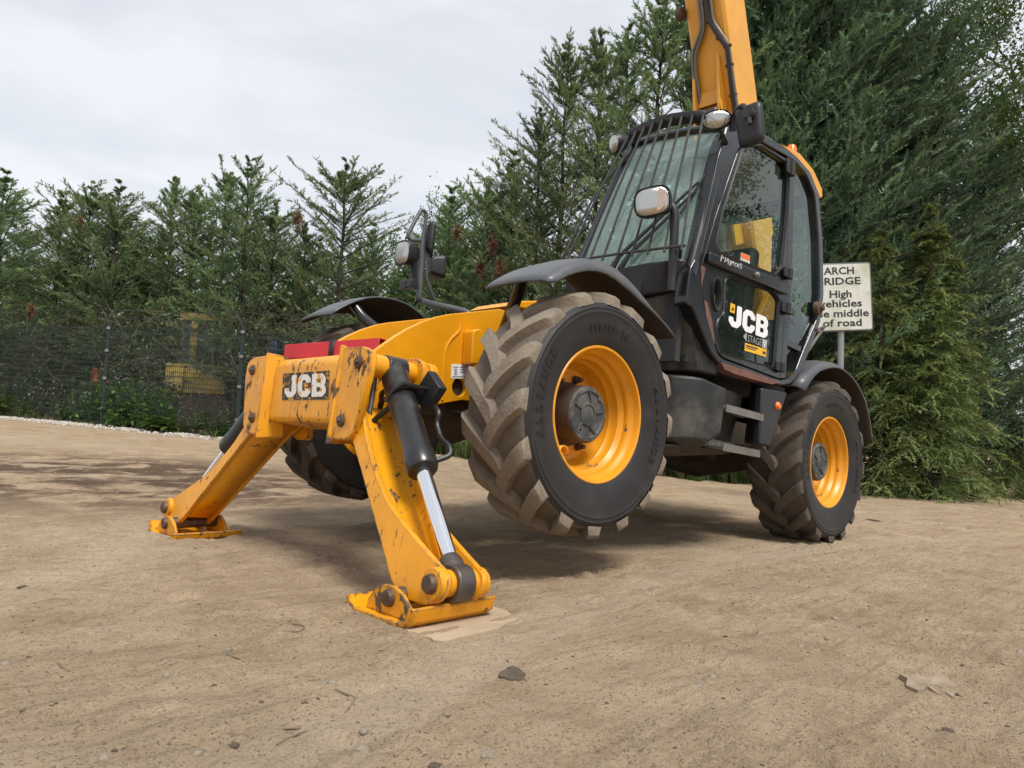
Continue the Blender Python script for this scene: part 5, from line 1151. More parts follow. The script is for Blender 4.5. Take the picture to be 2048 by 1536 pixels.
# ================================================================ TREES
def leafmat(name, c1, c2, c3, trans=.25, scale=1.3):
    m = bpy.data.materials.new(name); m.use_nodes = True; nt = m.node_tree; nt.nodes.clear(); out = nn(nt, 'ShaderNodeOutputMaterial')
    v = coords(nt); oi = nn(nt, 'ShaderNodeObjectInfo')
    c = mixc(nt, ramp(nt, noise(nt, v, scale, 4), .35, .65), c1, c2); c = mixc(nt, ramp(nt, noise(nt, v, 9, 3), .5, .75), c, c3)
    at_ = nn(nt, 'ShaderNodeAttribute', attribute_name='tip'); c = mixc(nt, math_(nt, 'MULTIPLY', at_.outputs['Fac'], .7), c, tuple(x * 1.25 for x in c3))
    hs = nn(nt, 'ShaderNodeHueSaturation'); lnk(nt, c, hs.inputs['Color'])
    lnk(nt, math_(nt, 'ADD', math_(nt, 'MULTIPLY', oi.outputs['Random'], .3), .85), hs.inputs['Value']); lnk(nt, math_(nt, 'ADD', math_(nt, 'MULTIPLY', oi.outputs['Random'], .03), .485), hs.inputs['Hue'])
    d = nn(nt, 'ShaderNodeBsdfPrincipled'); d.inputs['Roughness'].default_value = .6; d.inputs['Specular IOR Level'].default_value = .3; t = nn(nt, 'ShaderNodeBsdfTranslucent'); lnk(nt, hs.outputs[0], d.inputs['Base Color']); lnk(nt, hs.outputs[0], t.inputs[0])
    x = nn(nt, 'ShaderNodeMixShader'); x.inputs[0].default_value = trans; lnk(nt, d.outputs[0], x.inputs[1]); lnk(nt, t.outputs[0], x.inputs[2]); lnk(nt, x.outputs[0], out.inputs[0]); return m
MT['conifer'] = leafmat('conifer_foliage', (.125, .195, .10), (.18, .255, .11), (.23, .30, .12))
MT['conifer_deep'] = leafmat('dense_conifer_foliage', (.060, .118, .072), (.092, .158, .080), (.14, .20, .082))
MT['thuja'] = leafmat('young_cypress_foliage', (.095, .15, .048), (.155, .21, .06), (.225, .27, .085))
MT['broadleaf'] = leafmat('broadleaf_foliage', (.055, .11, .028), (.09, .15, .035), (.13, .19, .06), .4)
MT['weed'] = leafmat('weed_leaves', (.05, .105, .02), (.085, .15, .03), (.12, .18, .05), .3)
MT['dead'] = leafmat('dead_sprays', (.17, .075, .035), (.11, .06, .035), (.2, .1, .05), .2)
MT['twiggy'] = mat('bare_twigs', (.14, .11, .08), .95, var=.3)
MT['bark'] = mat('brown_bark', (.06, .046, .035), .95, var=.35, vs=10, bmp=.5, bs=40)
MT['grass'] = leafmat('grass_blades', (.075, .115, .035), (.125, .165, .05), (.24, .22, .11), .3)
def norm(a): return a / np.maximum(np.linalg.norm(a, axis=-1, keepdims=True), 1e-9)
def conifer(seed, H, R, h0, nb, nf, nk, prof, e_lo, e_hi, fl, ll, lw, curl, droop=0.0, wind=(0, 0, 0), spread=(.35, .95)):
    """returns leaf triangles and limb curves of one conifer standing at the origin"""
    r = np.random.default_rng(seed); wind = np.array(wind, float)
    u = np.sort(np.concatenate([r.random(nb - 7) ** .95 * .92, r.uniform(.92, .995, 7)])); h = h0 + (H - h0) * u; L = R * prof(u) * r.uniform(.4, 1.25, nb) + .05; L = np.where(u > .92, r.uniform(.05, .13, nb), L)
    az = (np.arange(nb) * 2.39996 + r.uniform(-.5, .5, nb)); el = e_lo + (e_hi - e_lo) * u + r.normal(0, .14, nb)
    hor = np.stack([np.cos(az), np.sin(az), 0 * az], -1)
    t = np.linspace(.12, 1, nf)[None, :] + r.uniform(-.03, .03, (nb, nf))
    def P(t):
        rr = L[:, None] * t; z = h[:, None] + rr * np.tan(el)[:, None] * (1 - .35 * t) + curl * L[:, None] * t ** 2.2 - droop * L[:, None] * t ** 1.5
        return hor[:, None, :] * (rr * np.cos(el)[:, None] ** .3)[..., None] + np.stack([0 * z, 0 * z, z], -1) + wind * (rr[..., None] * t[..., None])
    base = P(t); tan = norm(P(t + .04) - base)
    lat = norm(np.cross(tan, np.array([0, 0, 1.0]))); sgn = np.where(np.arange(nf) % 2 == 0, 1., -1.)[None, :, None]
    rnd = r.normal(0, .33, (nb, nf, 3)); fd = norm(tan * .8 + lat * sgn * r.uniform(spread[0], spread[1], (nb, nf, 1)) + rnd + np.array([0, 0, .25 - droop * .8]))
    flen = fl * (1.05 - .55 * t) * r.uniform(.6, 1.2, (nb, nf)) * np.clip(L[:, None] / (R * .45), .13, 1.05) * (1.1 - .55 * u)[:, None]
    k = (np.arange(nk) + .5) / nk; k = k[None, None, :] + r.uniform(-.04, .04, (nb, nf, nk))
    lb = base[:, :, None, :] + fd[:, :, None, :] * (flen[..., None] * k)[..., None]; lb[..., 2] -= (droop * .6 + .05) * flen[..., None] * k ** 2
    nrm_ = norm(np.cross(fd, lat) + r.normal(0, .5, fd.shape)); sd = np.cross(nrm_, fd)
    s2 = np.where(np.arange(nk) % 2 == 0, 1., -1.)[None, None, :, None]
    ld = norm(fd[:, :, None, :] * .75 + sd[:, :, None, :] * s2 * r.uniform(.3, .9, (nb, nf, nk, 1)) + r.normal(0, .22, (nb, nf, nk, 3)))
    llen = ll * (1.1 - .6 * k) * r.uniform(.7, 1.3, k.shape)
    wv = norm(np.cross(ld, nrm_[:, :, None, :] + r.normal(0, .3, ld.shape))) * (lw * .5 * r.uniform(.7, 1.3, k.shape))[..., None]
    A = lb - wv; B = lb + wv; C = lb + ld * llen[..., None]
    M = lb + ld * (llen * .55)[..., None]
    T = np.stack([A, B, C], -2).reshape(-1, 3)
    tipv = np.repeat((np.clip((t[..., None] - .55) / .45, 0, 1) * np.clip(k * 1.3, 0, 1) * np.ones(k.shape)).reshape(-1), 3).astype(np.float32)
    limbs = [(P(np.full((nb, 1), q))[:, 0, :]) for q in (0, .35, .7, 1.0)]
    return T, np.stack(limbs, 1), L, tipv
def trunk_mesh(name, H, r0, limbs, L, seed, lean=(0, 0), m=None):
    mb = MB(); r = random.Random(seed); n = 8
    path = [(lean[0] * (k / n) ** 2 + r.uniform(-.02, .02) * k, lean[1] * (k / n) ** 2 + r.uniform(-.02, .02) * k, H * k / n - (.1 if k == 0 else 0)) for k in range(n + 1)]
    path = [(0.3 * a, .3 * b, c) for a, b, c in path]
    mb.tube(path, [r0 * (1 - k / n) ** .8 + .006 for k in range(n + 1)], 8)
    for i in range(len(limbs)):
        w = min(.022, .004 + .007 * L[i]); mb.tube([tuple(p) for p in limbs[i]], [w, w * .7, w * .45, .003], 4)
    me = bpy.data.meshes.new(name); me.from_pydata(mb.v, [], mb.f); me.materials.append(m or MT['bark']); me.polygons.foreach_set('use_smooth', [True] * len(me.polygons)); return me
def leaf_mesh(name, T, m):
    F = np.arange(len(T)).reshape(-1, 3); me = np_mesh(name, T, F, False); me.materials.append(m); return me
def make_kind(key, seed, H, trunk_r, m, **kw):
    T, lm, L, tipv = conifer(seed, H, **kw)
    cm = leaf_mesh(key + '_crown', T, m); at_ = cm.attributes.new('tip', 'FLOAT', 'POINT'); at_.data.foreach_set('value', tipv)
    return dict(H=H, crown=cm, trunk=trunk_mesh(key + '_trunk', H * 1.0, trunk_r, lm, L, seed))
def slim_prof(u): return np.minimum(np.minimum(.5 + 1.6 * u, 1.0), 2.9 * (1 - u)) ** .95
def tall_prof(u): return np.minimum(np.minimum(.75 + .6 * u, 1.0), 2.6 * (1 - u)) ** .95
def dense_prof(u): return np.clip((1 - u) * 2.2, 0, 1) ** .6 * (.85 + .15 * np.sin(u * 9)) + .03
KINDS = {}
for i in range(4):
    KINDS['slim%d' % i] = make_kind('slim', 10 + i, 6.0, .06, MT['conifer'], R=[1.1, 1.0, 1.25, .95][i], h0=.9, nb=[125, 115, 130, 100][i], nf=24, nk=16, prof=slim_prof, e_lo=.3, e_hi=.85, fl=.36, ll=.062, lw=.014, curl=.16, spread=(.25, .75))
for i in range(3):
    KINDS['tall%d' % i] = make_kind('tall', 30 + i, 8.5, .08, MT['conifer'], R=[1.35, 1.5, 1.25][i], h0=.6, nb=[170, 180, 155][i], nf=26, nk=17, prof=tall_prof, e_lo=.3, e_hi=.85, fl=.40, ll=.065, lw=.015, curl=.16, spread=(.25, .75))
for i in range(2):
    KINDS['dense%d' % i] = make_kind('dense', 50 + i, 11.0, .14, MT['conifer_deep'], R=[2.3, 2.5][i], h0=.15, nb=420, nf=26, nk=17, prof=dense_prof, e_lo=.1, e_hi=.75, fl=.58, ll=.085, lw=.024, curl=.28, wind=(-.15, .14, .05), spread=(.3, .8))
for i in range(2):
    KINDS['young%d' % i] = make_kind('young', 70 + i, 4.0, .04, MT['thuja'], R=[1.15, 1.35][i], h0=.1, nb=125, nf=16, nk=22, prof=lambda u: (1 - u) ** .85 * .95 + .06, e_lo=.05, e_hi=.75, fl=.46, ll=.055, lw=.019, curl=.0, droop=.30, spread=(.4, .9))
def broadleaf(seed, H, R, nclump, nleaf, ls, m, bare=.35, trunk_r=.12, sparse=1.0):
    r = np.random.default_rng(seed); mb = MB(); ends = []
    def grow(p, d, L, rad, lev):
        n = 4; path = [Vector(p)]; dd = Vector(d)
        for k in range(n): dd = (dd + Vector(r.normal(0, .14, 3)) + Vector((0, 0, .05))).normalized(); path.append(path[-1] + dd * L / n)
        mb.tube([q[:] for q in path], [rad * (1 - .45 * k / n) for k in range(n + 1)], 6 if lev < 2 else 4)
        if lev >= 2: ends.extend([path[2], path[3], path[4]])
        if lev < 4:
            for k in range(3 if lev else 6):
                q = path[min(n, 2 + k % 3)] if lev else path[0].lerp(path[-1], .3 + .7 * k / 5); a = r.uniform(0, 6.28); s = Vector((math.cos(a), math.sin(a), r.uniform(.1, .8)))
                grow(q, (dd * .6 + s * .75).normalized(), L * (r.uniform(.5, .7) if lev else R / H * r.uniform(.7, 1.1)), rad * .5, lev + 1)
    grow((0, 0, -.1), (0, 0, 1), H * .75, trunk_r, 0)
    E = np.array([e[:] for e in ends]); pick = E[r.integers(0, len(E), nclump)]
    c = pick[:, None, :] + r.normal(0, .17 * sparse, (nclump, nleaf, 3)); d = norm(r.normal(0, 1, c.shape) + np.array([0, 0, -.3])); s = norm(np.cross(d, r.normal(0, 1, c.shape))); l = ls * r.uniform(.6, 1.3, c.shape[:2])[..., None]
    Q = np.stack([c, c + d * l * .5 + s * l * .32, c + d * l, c + d * l * .5 - s * l * .32], -2).reshape(-1, 3)
    cm = np_mesh('broadleaf_crown', Q, np.arange(len(Q)).reshape(-1, 4), False); cm.materials.append(m)
    top_ = float(np.percentile(Q[:, 2], 99.5)); tm = bpy.data.meshes.new('broadleaf_trunk'); tm.from_pydata(mb.v, [], mb.f); tm.materials.append(MT['bark']); return dict(H=H, top=top_, crown=cm, trunk=tm)
KINDS['leafy0'] = broadleaf(5, 6.0, 3.6, 1500, 14, .085, MT['broadleaf'])
KINDS['airy0'] = broadleaf(8, 11.0, 5.0, 2600, 13, .10, MT['broadleaf'], sparse=1.3)
def plant_tree(kind, name, pos, H, rz, label, cat='tree', group=None, wide=1.0, tilt=(0, 0)):
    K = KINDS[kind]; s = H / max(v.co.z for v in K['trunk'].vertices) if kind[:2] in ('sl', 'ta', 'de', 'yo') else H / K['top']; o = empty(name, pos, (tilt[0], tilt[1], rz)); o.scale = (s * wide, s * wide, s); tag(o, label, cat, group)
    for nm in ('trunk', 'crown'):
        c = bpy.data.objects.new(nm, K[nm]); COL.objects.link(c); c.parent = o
    return o
def by_top(px, ytop, d):
    b = at(px, d); q = world_px(px, ytop, d); return b, q.z - b.z
row = 'slim conifers behind the mesh fence'
for i, (kd, px, yt, d, w, lb) in enumerate([
    ('slim0', -25, 330, 16.6, 1.3, 'conifer cut by the left edge of the picture, leaning branch tip into the sky'),
    ('slim1', 95, 372, 17.2, 1.25, 'low bushy conifer second from the left edge behind the fence'),
    ('slim2', 155, 352, 17.0, 1.15, 'conifer with a thin drooping leader, third from the left edge'),
    ('slim0', 208, 350, 16.4, 1.1, 'conifer with a thin leader just left of the pale green broadleaf tree'),
    ('slim1', 318, 345, 16.9, 1.1, 'conifer with a feathery tip standing in front of the pale green broadleaf tree'),
    ('slim2', 365, 362, 16.6, 1.1, 'conifer directly left of the two tall pointed ones behind the fence'),
    ('slim3', 425, 308, 15.9, 1.1, 'left one of the two tall pointed conifers above the red safety strut'),
    ('slim1', 470, 302, 15.6, 1.05, 'right one of the two tall pointed conifers above the red safety strut'),
    ('slim2', 528, 392, 15.8, 1.0, 'short conifer between the tall pointed pair and the fork topped conifer'),
    ('slim3', 592, 420, 15.6, 1.0, 'short thin conifer close left of the fork topped conifer'),
    ('slim2', 668, 306, 14.8, 1.15, 'fork topped conifer with a brown branch on its left, above the far fender'),
    ('slim0', 730, 440, 16.5, 1.0, 'low conifer behind the right front fender'),
    ('slim1', 885, 362, 15.6, 1.1, 'conifer rising behind the right hand mirror stand'),
    ('slim2', 960, 345, 15.2, 1.1, 'conifer with reddish dead sprays right of the mirror stand'),
    ('slim0', 1010, 290, 14.8, 1.05, 'slender conifer between the mirror stand and the tall leaders')]):
    b, H = by_top(px, yt, d); plant_tree(kd, 'conifer_tree', b, H, i * 1.7, lb, 'conifer', row, w)
for i, (kd, px, yt, d, w, lb) in enumerate([
    ('slim2', 20, 440, 18.6, 1.3, 'back row conifer filling the gap at the left edge'),
    ('slim0', 130, 430, 18.4, 1.3, 'back row conifer between the second and third conifers from the left'),
    ('slim3', 300, 455, 18.6, 1.3, 'back row conifer under the pale green broadleaf tree'),
    ('slim1', 400, 430, 18.0, 1.3, 'back row conifer behind the excavator'),
    ('slim2', 500, 440, 17.6, 1.3, 'back row conifer just right of the two tall pointed ones'),
    ('slim0', 620, 470, 17.4, 1.3, 'back row conifer behind the far fender'),
    ('slim1', 700, 480, 17.4, 1.3, 'back row conifer between the far fender and the chassis nose'),
    ('slim3', 830, 480, 17.2, 1.3, 'back row conifer directly behind the mirror stand'),
    ('slim2', 990, 420, 16.8, 1.3, 'back row conifer behind the near fender')]):
    b, H = by_top(px, yt, d); plant_tree(kd, 'conifer_tree', b, H, i * 2.7 + .9, lb, 'conifer', 'back row of conifers behind the fence', w)
row2 = 'tall conifers left of the cab'
for i, (kd, px, yt, d, w, lb) in enumerate([
    ('tall0', 1108, 40, 14.0, .95, 'tall conifer with a bare pointed leader, leftmost of the tall group'),
    ('tall1', 1178, 25, 13.8, .9, 'tall conifer with a wispy leader, second of the tall group'),
    ('tall2', 1232, 10, 13.6, .9, 'tall conifer with a forked wispy top, third of the tall group'),
    ('tall0', 1300, -60, 13.3, 1.0, 'tall conifer running out of the top of the picture left of the boom'),
    ('tall0', 1375, -90, 13.6, 1.0, 'tall conifer directly behind the raised boom'),
    ('tall1', 1060, 200, 14.6, 1.0, 'dark conifer below the leftmost tall leader')]):
    b, H = by_top(px, yt, d); plant_tree(kd, 'conifer_tree', b, H, i * 2.1 + .4, lb, 'conifer', row2, w)
row3 = 'dense conifers of the hedge right of the boom'
for i, (kd, px, yt, d, w, lb) in enumerate([
    ('dense0', 1480, -260, 13.6, .9, 'dense tall conifer behind the boom and cab roof'),
    ('dense1', 1600, -330, 13.2, .95, 'dense conifer above the rear of the cab'),
    ('dense0', 1700, -300, 13.6, 1.0, 'dense conifer above the road sign'),
    ('dense1', 1850, 10, 14.2, 1.0, 'dense conifer right of the road sign, under the airy tree'),
    ('dense0', 1965, 250, 15.4, 1.0, 'dense conifer close to the right edge of the picture'),
    ('dense1', 2125, 380, 18.0, 1.0, 'dense conifer cut by the right edge of the picture'),
    ('dense0', 1560, -200, 16.5, .9, 'dense conifer in the second row, seen between the boom and the cab roof'),
    ('dense1', 1770, -120, 16.5, .9, 'dense conifer in the second row behind the one above the road sign'),
    ('dense1', 1420, -100, 15.2, .85, 'dense conifer in the gap behind the cab windscreen')]):
    b, H = by_top(px, yt, d); plant_tree(kd, 'conifer_tree', b, H, (i % 3 - 1) * .35, lb, 'conifer', row3, w)
row4 = 'young cypresses in front of the hedge'
for i, (kd, px, yt, d, w, lb) in enumerate([
    ('young0', 1762, 440, 11.3, .8, 'young cypress with drooping yellow green sprays right beside the road sign'),
    ('young1', 1860, 400, 11.6, .9, 'young cypress with the tallest pointed leader right of the road sign'),
    ('young0', 1900, 480, 11.9, .68, 'young cypress spreading low towards the utility cabinet'),
    ('young1', 1862, 560, 11.0, .85, 'broad low young cypress overhanging the grass at right')]):
    b, H = by_top(px, yt, d); plant_tree(kd, 'cypress_tree', b, H, i * 2.3, lb, 'cypress', row4, w)
row5 = 'broadleaf trees beyond the conifers'
for i, (kd, px, yt, d, w, lb) in enumerate([
    ('leafy0', 262, 418, 17.6, 1.0, 'pale green broadleaf tree glowing between the left conifers'),
    ('leafy0', 570, 520, 17.0, .8, 'bright green low broadleaf tree behind the fork topped conifer'),
    ('leafy0', 800, 415, 18.0, .9, 'pale green broadleaf tree left of the mirror stand'),
    ('leafy0', 930, 440, 22.0, 1.0, 'broadleaf tree seen between the conifers right of the mirror stand'),
    ('leafy0', 30, 500, 22.0, 1.0, 'broadleaf tree filling the gap at the left edge'),
    ('airy0', 1990, -160, 17.5, .9, 'airy broadleaf tree with bare visible limbs in the upper right corner')]):
    b, H = by_top(px, yt, d); plant_tree(kd, 'broadleaf_tree', b, H, i * 1.9, lb, 'tree', row5, w)
# the trees at the photographer's back that show as a reflection in the door glass
for i, (x, y, H, lb) in enumerate(((-9.0, 6.2, 5.9, 'broadleaf tree at the photographer\'s right, seen only as a reflection in the cab door'), (-14.5, 8.2, 7.2, 'second broadleaf tree at the photographer\'s right, reflected in the rear cab window'))):
    plant_tree('leafy0', 'broadleaf_tree', Vector((x, y, 0)), H, i * 2 + 1, lb, 'tree', row5, 1.0)

# bare twiggy understorey and dead branches behind the fence
def twigs(name, n, px0, px1, d0, d1, hmax, m, seed):
    r = np.random.default_rng(seed); px = r.uniform(px0, px1, n); d = np.interp(px, [a for a, b in fence_px] + [1000, 1500], [b for a, b in fence_px] + [13.6, 12.6]) + r.uniform(d0, d1, n)
    x = CAM.x + d * (FWD.x + RIGHT.x * (px - 1024) / FPX); y = CAM.y + d * (FWD.y + RIGHT.y * (px - 1024) / FPX); z = terr(x, y) + r.uniform(0, hmax, n) ** 1.0
    kp = ~((px > 350) & (px < 495) & (r.random(n) < .35)); x, y, z, n = x[kp], y[kp], z[kp], int(kp.sum()); b = np.stack([x, y, z], -1); dr = norm(r.normal(0, 1, (n, 3)) + np.array([0, 0, .3])); L = r.uniform(.25, 1.1, n)[:, None]; w = norm(np.cross(dr, r.normal(0, 1, (n, 3)))) * r.uniform(.003, .009, n)[:, None]
    md = b + dr * L * .5 + r.normal(0, .05, (n, 3)); V = np.stack([b - w, b + w, md + w * .6, b + dr * L + r.normal(0, .08, (n, 3)), md - w * .6], 1).reshape(-1, 3); i = np.arange(n) * 5
    F = np.concatenate([np.stack([i, i + 1, i + 2, i + 4], -1), np.stack([i + 4, i + 2, i + 3, i + 3], -1)])
    F3 = np.concatenate([np.stack([i, i + 1, i + 2], -1), np.stack([i, i + 2, i + 4], -1), np.stack([i + 4, i + 2, i + 3], -1)])
    me = np_mesh(name, V, F3, False); me.materials.append(m); o = bpy.data.objects.new(name, me); COL.objects.link(o); return tag(o, kind='stuff')
twigs('undergrowth', 9000, -160, 1250, .5, 4.5, 2.4, MT['twiggy'], 4)
def leafstuff(name, n, px0, px1, d0, d1, h0, h1, m, ls, seed, clump=12, spread=.18):
    r = np.random.default_rng(seed); px = r.uniform(px0, px1, n); d = np.interp(px, [a for a, b in fence_px] + [1000, 1500, 2048], [b for a, b in fence_px] + [13.6, 12.6, 12.6]) + r.uniform(d0, d1, n)
    x = CAM.x + d * (FWD.x + RIGHT.x * (px - 1024) / FPX); y = CAM.y + d * (FWD.y + RIGHT.y * (px - 1024) / FPX); z = terr(x, y) + h0 + (h1 - h0) * r.random(n) ** 1.5
    kp = ~((px > 345) & (px < 500) & (r.random(n) < .6) & (d0 < 5)); x, y, z, n = x[kp], y[kp], z[kp], int(kp.sum()); c = np.stack([x, y, z], -1)[:, None, :] + r.normal(0, spread, (n, clump, 3)) * np.array([1, 1, .8]); dd = norm(r.normal(0, 1, c.shape)); s = norm(np.cross(dd, r.normal(0, 1, c.shape))); l = ls * r.uniform(.6, 1.3, c.shape[:2])[..., None]
    Q = np.stack([c, c + dd * l * .5 + s * l * .3, c + dd * l, c + dd * l * .5 - s * l * .3], -2).reshape(-1, 3); me = np_mesh(name, Q, np.arange(len(Q)).reshape(-1, 4), False); me.materials.append(m); o = bpy.data.objects.new(name, me); COL.objects.link(o); return tag(o, kind='stuff')
leafstuff('undergrowth_leaves', 2600, -160, 1300, 1.5, 6.0, 0, 2.6, MT['conifer'], .09, 6, 14, .25)
leafstuff('low_bushes', 330, 170, 335, .3, 1.6, 0, .75, MT['weed'], .10, 16, 14, .2)
leafstuff('far_woodland', 5200, -300, 1450, 8.0, 12.0, 0, 5.0, MT['broadleaf'], .16, 7, 16, .5)
# dead russet sprays hanging in the conifers
for i, (a, b, d, s, lb) in enumerate(((960, 535, 13.9, .3, 'russet dead spray hanging right of the mirror stand, lowest of them'), (1000, 540, 13.8, .36, 'largest russet dead spray beside the near fender'), (985, 490, 13.8, .3, 'long russet dead spray above the near fender'), (915, 465, 14.4, .22, 'small russet dead spray behind the mirror'), (595, 440, 14.6, .35, 'brown dead branch on the left of the fork topped conifer'), (160, 445, 16.0, .2, 'small brown spray in the left conifers'), (62, 620, 15.9, .25, 'brown dead spray just above the fence at left'))):
    r = np.random.default_rng(90 + i); n = 260; c = r.normal(0, 1, (n, 3)) * np.array([.25, .25, .6]) * s * .45; dd = norm(r.normal(0, .6, (n, 3)) + np.array([0, 0, -.7])); l = .09 * r.uniform(.6, 1.3, n)[:, None]; w = norm(np.cross(dd, r.normal(0, 1, (n, 3)))) * .011
    T = np.stack([c - w, c + w, c + dd * l], 1).reshape(-1, 3); me = np_mesh('dead_spray', T, np.arange(n * 3).reshape(-1, 3), False); me.materials.append(MT['dead']); o = bpy.data.objects.new('dead_spray', me); COL.objects.link(o); o.location = world_px(a, b, d); tag(o, lb, 'dead branch', 'dead sprays in the conifers')

# leafy weeds along the fence, each its own plant
def weed_mesh(seed, H, n, ls):
    r = np.random.default_rng(seed); V = []; F = []; S = MB()
    for k in range(n):
        a = r.uniform(0, 6.28); e = r.uniform(.7, 1.4); L = H * r.uniform(.5, 1.0); b = np.array([r.normal(0, .06), r.normal(0, .06), 0]); d = np.array([math.cos(a) * math.cos(e), math.sin(a) * math.cos(e), math.sin(e)]); S.tube([b, b + d * L * .5, b + d * L + np.array([d[0] * .1, d[1] * .1, -.05])], [.006, .005, .002], 4)
        for j in range(9):
            t = .25 + .75 * j / 8; p = b + d * L * t; s = r.uniform(0, 6.28); ld = norm(np.array([math.cos(s), math.sin(s), r.uniform(-.3, .5)])); wd = norm(np.cross(ld, [0, 0, 1])); q = ls * r.uniform(.6, 1.2) * (1.2 - .5 * t); o = len(V)
            V += [p, p + ld * q * .35 + wd * q * .28, p + ld * q * .7 + wd * q * .2, p + ld * q + np.array([0, 0, -q * .2]), p + ld * q * .7 - wd * q * .2, p + ld * q * .35 - wd * q * .28, p + ld * q * .5 + np.array([0, 0, -q * .08])]
            F += [(o, o + 1, o + 6), (o + 1, o + 2, o + 6), (o + 2, o + 3, o + 6), (o + 3, o + 4, o + 6), (o + 4, o + 5, o + 6), (o + 5, o, o + 6)]
    lm = np_mesh('weed_leaves', np.array(V), np.array(F), False); lm.materials.append(MT['weed'])
    sm = bpy.data.meshes.new('weed_stems'); sm.from_pydata(S.v, [], S.f); sm.materials.append(MT['weed']); return lm, sm
WK = [weed_mesh(1, .9, 12, .15), weed_mesh(2, .6, 9, .17), weed_mesh(3, .35, 9, .22)]
for i, (px, dz, k, s, lb) in enumerate([(5, -.1, 0, 1.0, 'leafy weed at the left edge of the fence'), (150, .2, 1, .8, 'small weed at the foot of the fence post on the left'), (215, .3, 0, 1.0, 'bushy leafy weed beside the leaning fence post'), (262, .25, 0, 1.05, 'tallest leafy weed behind the fence'), (240, -.25, 1, .9, 'low weed in front of the fence, left of centre'), (300, -.2, 1, 1.1, 'light green weed growing through the fence mesh'), (322, -.35, 2, 1.2, 'rosette of broad leaves in front of the fence'), (420, .2, 0, .95, 'feathery tall weed beside the far stabiliser ram'), (455, .1, 1, 1.0, 'weed half hidden behind the far stabiliser ram'), (60, .2, 1, 1.0, 'low weed in the gravel behind the fence at left')]):
    q, d = fence_at(px); b = at(px, d + dz); o = empty('weed', b, (0, 0, i * 1.3)); o.scale = (s, s, s); tag(o, lb, 'weed', 'weeds along the fence')
    for nm, me in (('leaves', WK[k][0]), ('stems', WK[k][1])): c = bpy.data.objects.new(nm, me); COL.objects.link(c); c.parent = o
pdk = px_ground(1825, 985); o = empty('weed', pdk, (0, 0, .4)); o.scale = (.75,) * 3; tag(o, 'dock plant with broad leaves at the foot of the hedge right of the rear wheel', 'weed')
for nm, me in (('leaves', WK[2][0]), ('stems', WK[2][1])): c = bpy.data.objects.new(nm, me); COL.objects.link(c); c.parent = o
# grass at the hedge foot and under the far side of the machine
def grass(name, n, px0, px1, pts, spread, hmin, hmax, seed):
    r = np.random.default_rng(seed); px = r.uniform(px0, px1, n); d = np.interp(px, [a for a, b in pts], [b for a, b in pts]) + np.abs(r.normal(0, spread, n)) - .1
    cl = px; d += .9 * vnoise(px * .035, d * 2, 5) + .3 * vnoise(px * .16, d * 3, 6); tuft = np.clip(vnoise(px * .11, d * 1.7, 8) * 1.8 + .75, .18, 1.6)
    x = CAM.x + d * (FWD.x + RIGHT.x * (px - 1024) / FPX); y = CAM.y + d * (FWD.y + RIGHT.y * (px - 1024) / FPX); b = np.stack([x, y, terr(x, y) - .01], -1)
    h = (hmin + (hmax - hmin) * r.random(n) ** 1.5)[:, None] * tuft[:, None]; a = r.uniform(0, 6.28, n); dr = np.stack([np.cos(a) * .75, np.sin(a) * .75, np.ones(n)], -1); w = np.stack([-np.sin(a), np.cos(a), 0 * a], -1) * .007
    t = b + dr * h; t[:, 2] -= h[:, 0] * .15; mdl = b + np.array([.2, .2, 1]) * dr * h * .55
    V = np.stack([b - w, b + w, mdl + w * .7, t, mdl - w * .7], 1).reshape(-1, 3); i = np.arange(n) * 5; F = np.concatenate([np.stack([i, i + 1, i + 2], -1), np.stack([i, i + 2, i + 4], -1), np.stack([i + 4, i + 2, i + 3], -1)])
    me = np_mesh(name, V, F, False); me.materials.append(MT['grass']); o = bpy.data.objects.new(name, me); COL.objects.link(o); return tag(o, kind='stuff')
grass('grass', 14000, 850, 1560, [(850, 13.2), (1000, 13.0), (1400, 11.9), (1560, 11.6)], .5, .12, .55, 3)
grass('grass', 13000, 1640, 2120, [(1640, 11.4), (1850, 11.6), (1950, 12.4), (2120, 13.2)], .5, .1, .42, 4)
grass('grass', 9000, 1985, 2330, [(1985, 11.9), (2060, 11.9), (2330, 12.3)], 1.3, .12, .4, 6)
grass('grass', 6000, -160, 700, [(a, b - .05) for a, b in fence_px] + [(700, 12.9)], .35, .06, .3, 5)

# ================================================================ BEYOND THE FENCE, AND THE CABINET
MT['plant_yellow'] = worn('faded_plant_yellow', (.42, .31, .09), 0.1, .3, .3)
MT['plant_glass'] = mat('far_dark_glass', (.06, .09, .085), .12, var=.1)
eb = at(425, 16.5); ex = empty('excavator', eb); tag(ex, 'faded yellow excavator parked among the trees behind the fence', 'excavator')
er = Vector((RIGHT.x, RIGHT.y, 0)).normalized(); eu = Vector((0, 0, 1)); ef = er.cross(eu) * -1
def e3(a, b, c=0): return eb + er * a + eu * b - ef * c * -1
ppm = FPX / 16.5
def ebx(mb, a0, a1, b0, b1, c0=-.6, c1=.6):
    mb.hull([e3(a, b, c) for a in (a0, a1) for b in (b0, b1) for c in (c0, c1)])
zz = lambda py: world_px(425, py, 16.5).z - eb.z
xx = lambda px: (px - 425) / ppm
mb = MB(); ebx(mb, xx(362), xx(480), zz(792), zz(735), -.8, .8); mb.hull([e3(xx(a), zz(b), c) for a, b in ((362, 775), (372, 752), (400, 738), (400, 790)) for c in (-.9, .9)]); mb.build('body', MT['plant_yellow'], ex, off=eb, bevel=.03)
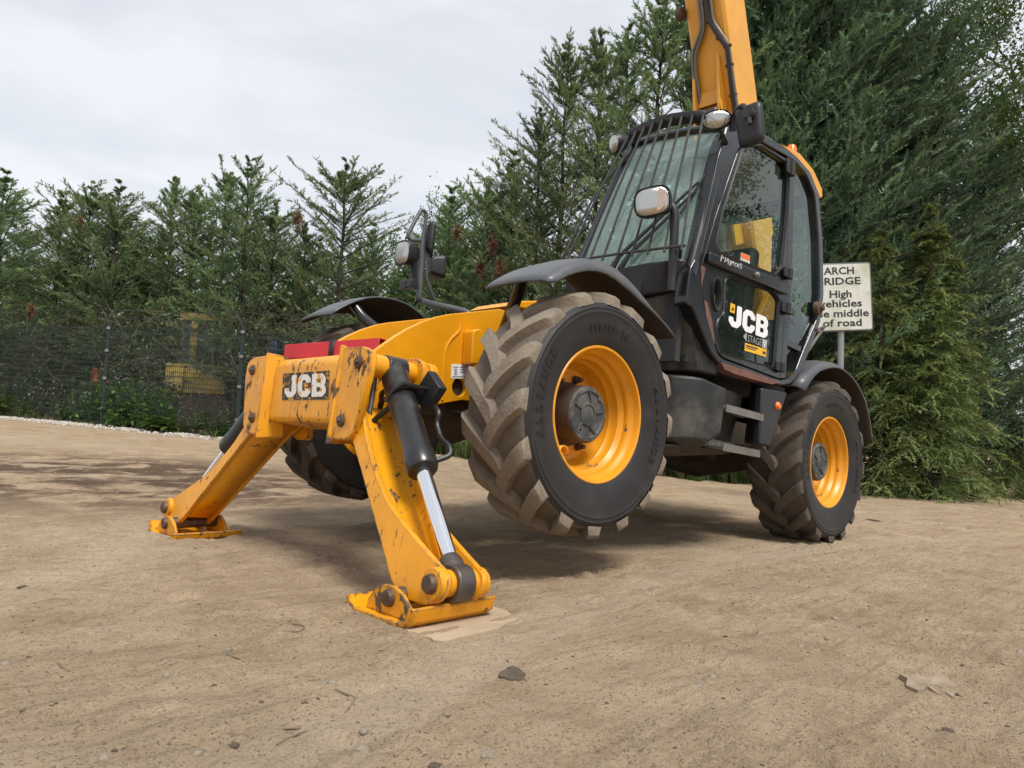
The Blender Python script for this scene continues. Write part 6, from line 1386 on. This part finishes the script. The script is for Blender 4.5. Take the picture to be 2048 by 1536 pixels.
mb = MB(); ebx(mb, xx(375), xx(482), zz(648), zz(634), -.6, .6); ebx(mb, xx(398), xx(411), zz(738), zz(648), -.6, -.48); ebx(mb, xx(470), xx(478), zz(738), zz(648), -.6, -.48); ebx(mb, xx(398), xx(411), zz(738), zz(648), .48, .6); ebx(mb, xx(470), xx(478), zz(738), zz(648), .48, .6); mb.build('cab_frame', MT['plant_yellow'], ex, off=eb, bevel=.01)
mb = MB(); ebx(mb, xx(411), xx(470), zz(736), zz(649), -.55, -.53); ebx(mb, xx(376), xx(398), zz(736), zz(649), -.55, -.53); mb.build('window', MT['plant_glass'], ex, off=eb)
for c in (-.75, .75):
    mb = MB(); q = roundpoly([(xx(350), .05), (xx(495), .05), (xx(495), .7), (xx(350), .7)], .3, 4); n = len(q); mb.v = [tuple(e3(a, b, c - .2)) for a, b in q] + [tuple(e3(a, b, c + .2)) for a, b in q]; mb.f = [tuple(range(n)), tuple(range(2 * n - 1, n - 1, -1))] + [(i, (i + 1) % n, (i + 1) % n + n, i + n) for i in range(n)]; mb.m = [0] * len(mb.f); mb.build('track', MT['underbody'], ex, off=eb)
MT['blue_tarp'] = mat('blue_tarpaulin', (.015, .04, .10), .6); MT['orange_net'] = mat('orange_barrier_net', (.62, .10, .05), .7, var=.2); MT['sack_and_sky_gap'] = mat('sack_and_sky_gap', (.36, .37, .39), .7, var=.2); MT['cab_grey'] = mat('grey_green_cabinet', (.10, .115, .10), .55, var=.2, dust=.4, ds=3)
rock('tarpaulin', world_px(548, 697, 15.0), .10, MT['blue_tarp'], 'blue tarpaulin bundle behind the fence left of the red strut', 'tarpaulin', 5, (.8, .8, 1.6))
for i, (a, b, s, lb) in enumerate(((188, 752, .22, 'upright piece of orange barrier netting behind the fence'), (212, 768, .2, 'torn lower piece of orange barrier netting behind the fence'))):
    p = world_px(a, b, 16.0); r = random.Random(i); mb = MB(); n = 9
    for k in range(n):
        for j in range(2): mb.v.append(tuple(p + er * (s * .55 * (j - .5) + r.uniform(-.04, .04)) + eu * (s * 1.5 * (k / (n - 1) - .5)) + ef * r.uniform(-.04, .04)))
    mb.f = [(2 * k, 2 * k + 1, 2 * k + 3, 2 * k + 2) for k in range(n - 1)]; mb.m = [0] * len(mb.f); tag(mb.build('barrier_net', MT['orange_net'], solid=.01), lb, 'netting', 'orange barrier netting')
rock('sack', world_px(172, 792, 15.6), .12, MT['sack_and_sky_gap'], 'crumpled white plastic bag in the weeds behind the fence', 'bag', 8, (1, .8, .9))
rock('sky_gap_lump', world_px(312, 686, 18.2), .42, MT['sack_and_sky_gap'], 'pale lump added for the light patch through the trees behind the fence left of the excavator', 'bag', 11, (.55, .6, 1.1))  # pale lump added to stand for bright sky showing through the trees
# utility cabinet at the right edge
cb = at(2056, 13.9); cb0 = empty('utility_cabinet', cb); tag(cb0, 'grey green utility cabinet with warning labels at the right edge by the hedge', 'cabinet')
def c3(a, b, c=0): return cb + er * a + eu * b + ef * -c
def cbx(name, a0, a1, b0, b1, c0, c1, m, par=None, bv=.01):
    mb = MB(); mb.hull([c3(a, b, c) for a in (a0, a1) for b in (b0, b1) for c in (c0, c1)]); return mb.build(name, m, par or cb0, off=cb, bevel=bv)
zc = lambda py: world_px(2035, py, 13.9).z - cb.z
body = cbx('cabinet_body', -.27, .45, -.1, zc(848), -.2, .25, MT['cab_grey']); cbx('cabinet_roof', -.31, .49, zc(848) + .002, zc(840), -.25, .29, MT['galv'])
cbx('warning_label', -.16, -.08, zc(872), zc(858), -.206, -.2015, MT['white'], None, 0); cbx('warning_label', -.005, .05, zc(876), zc(856), -.206, -.2015, MT['decal_yellow'], None, 0)
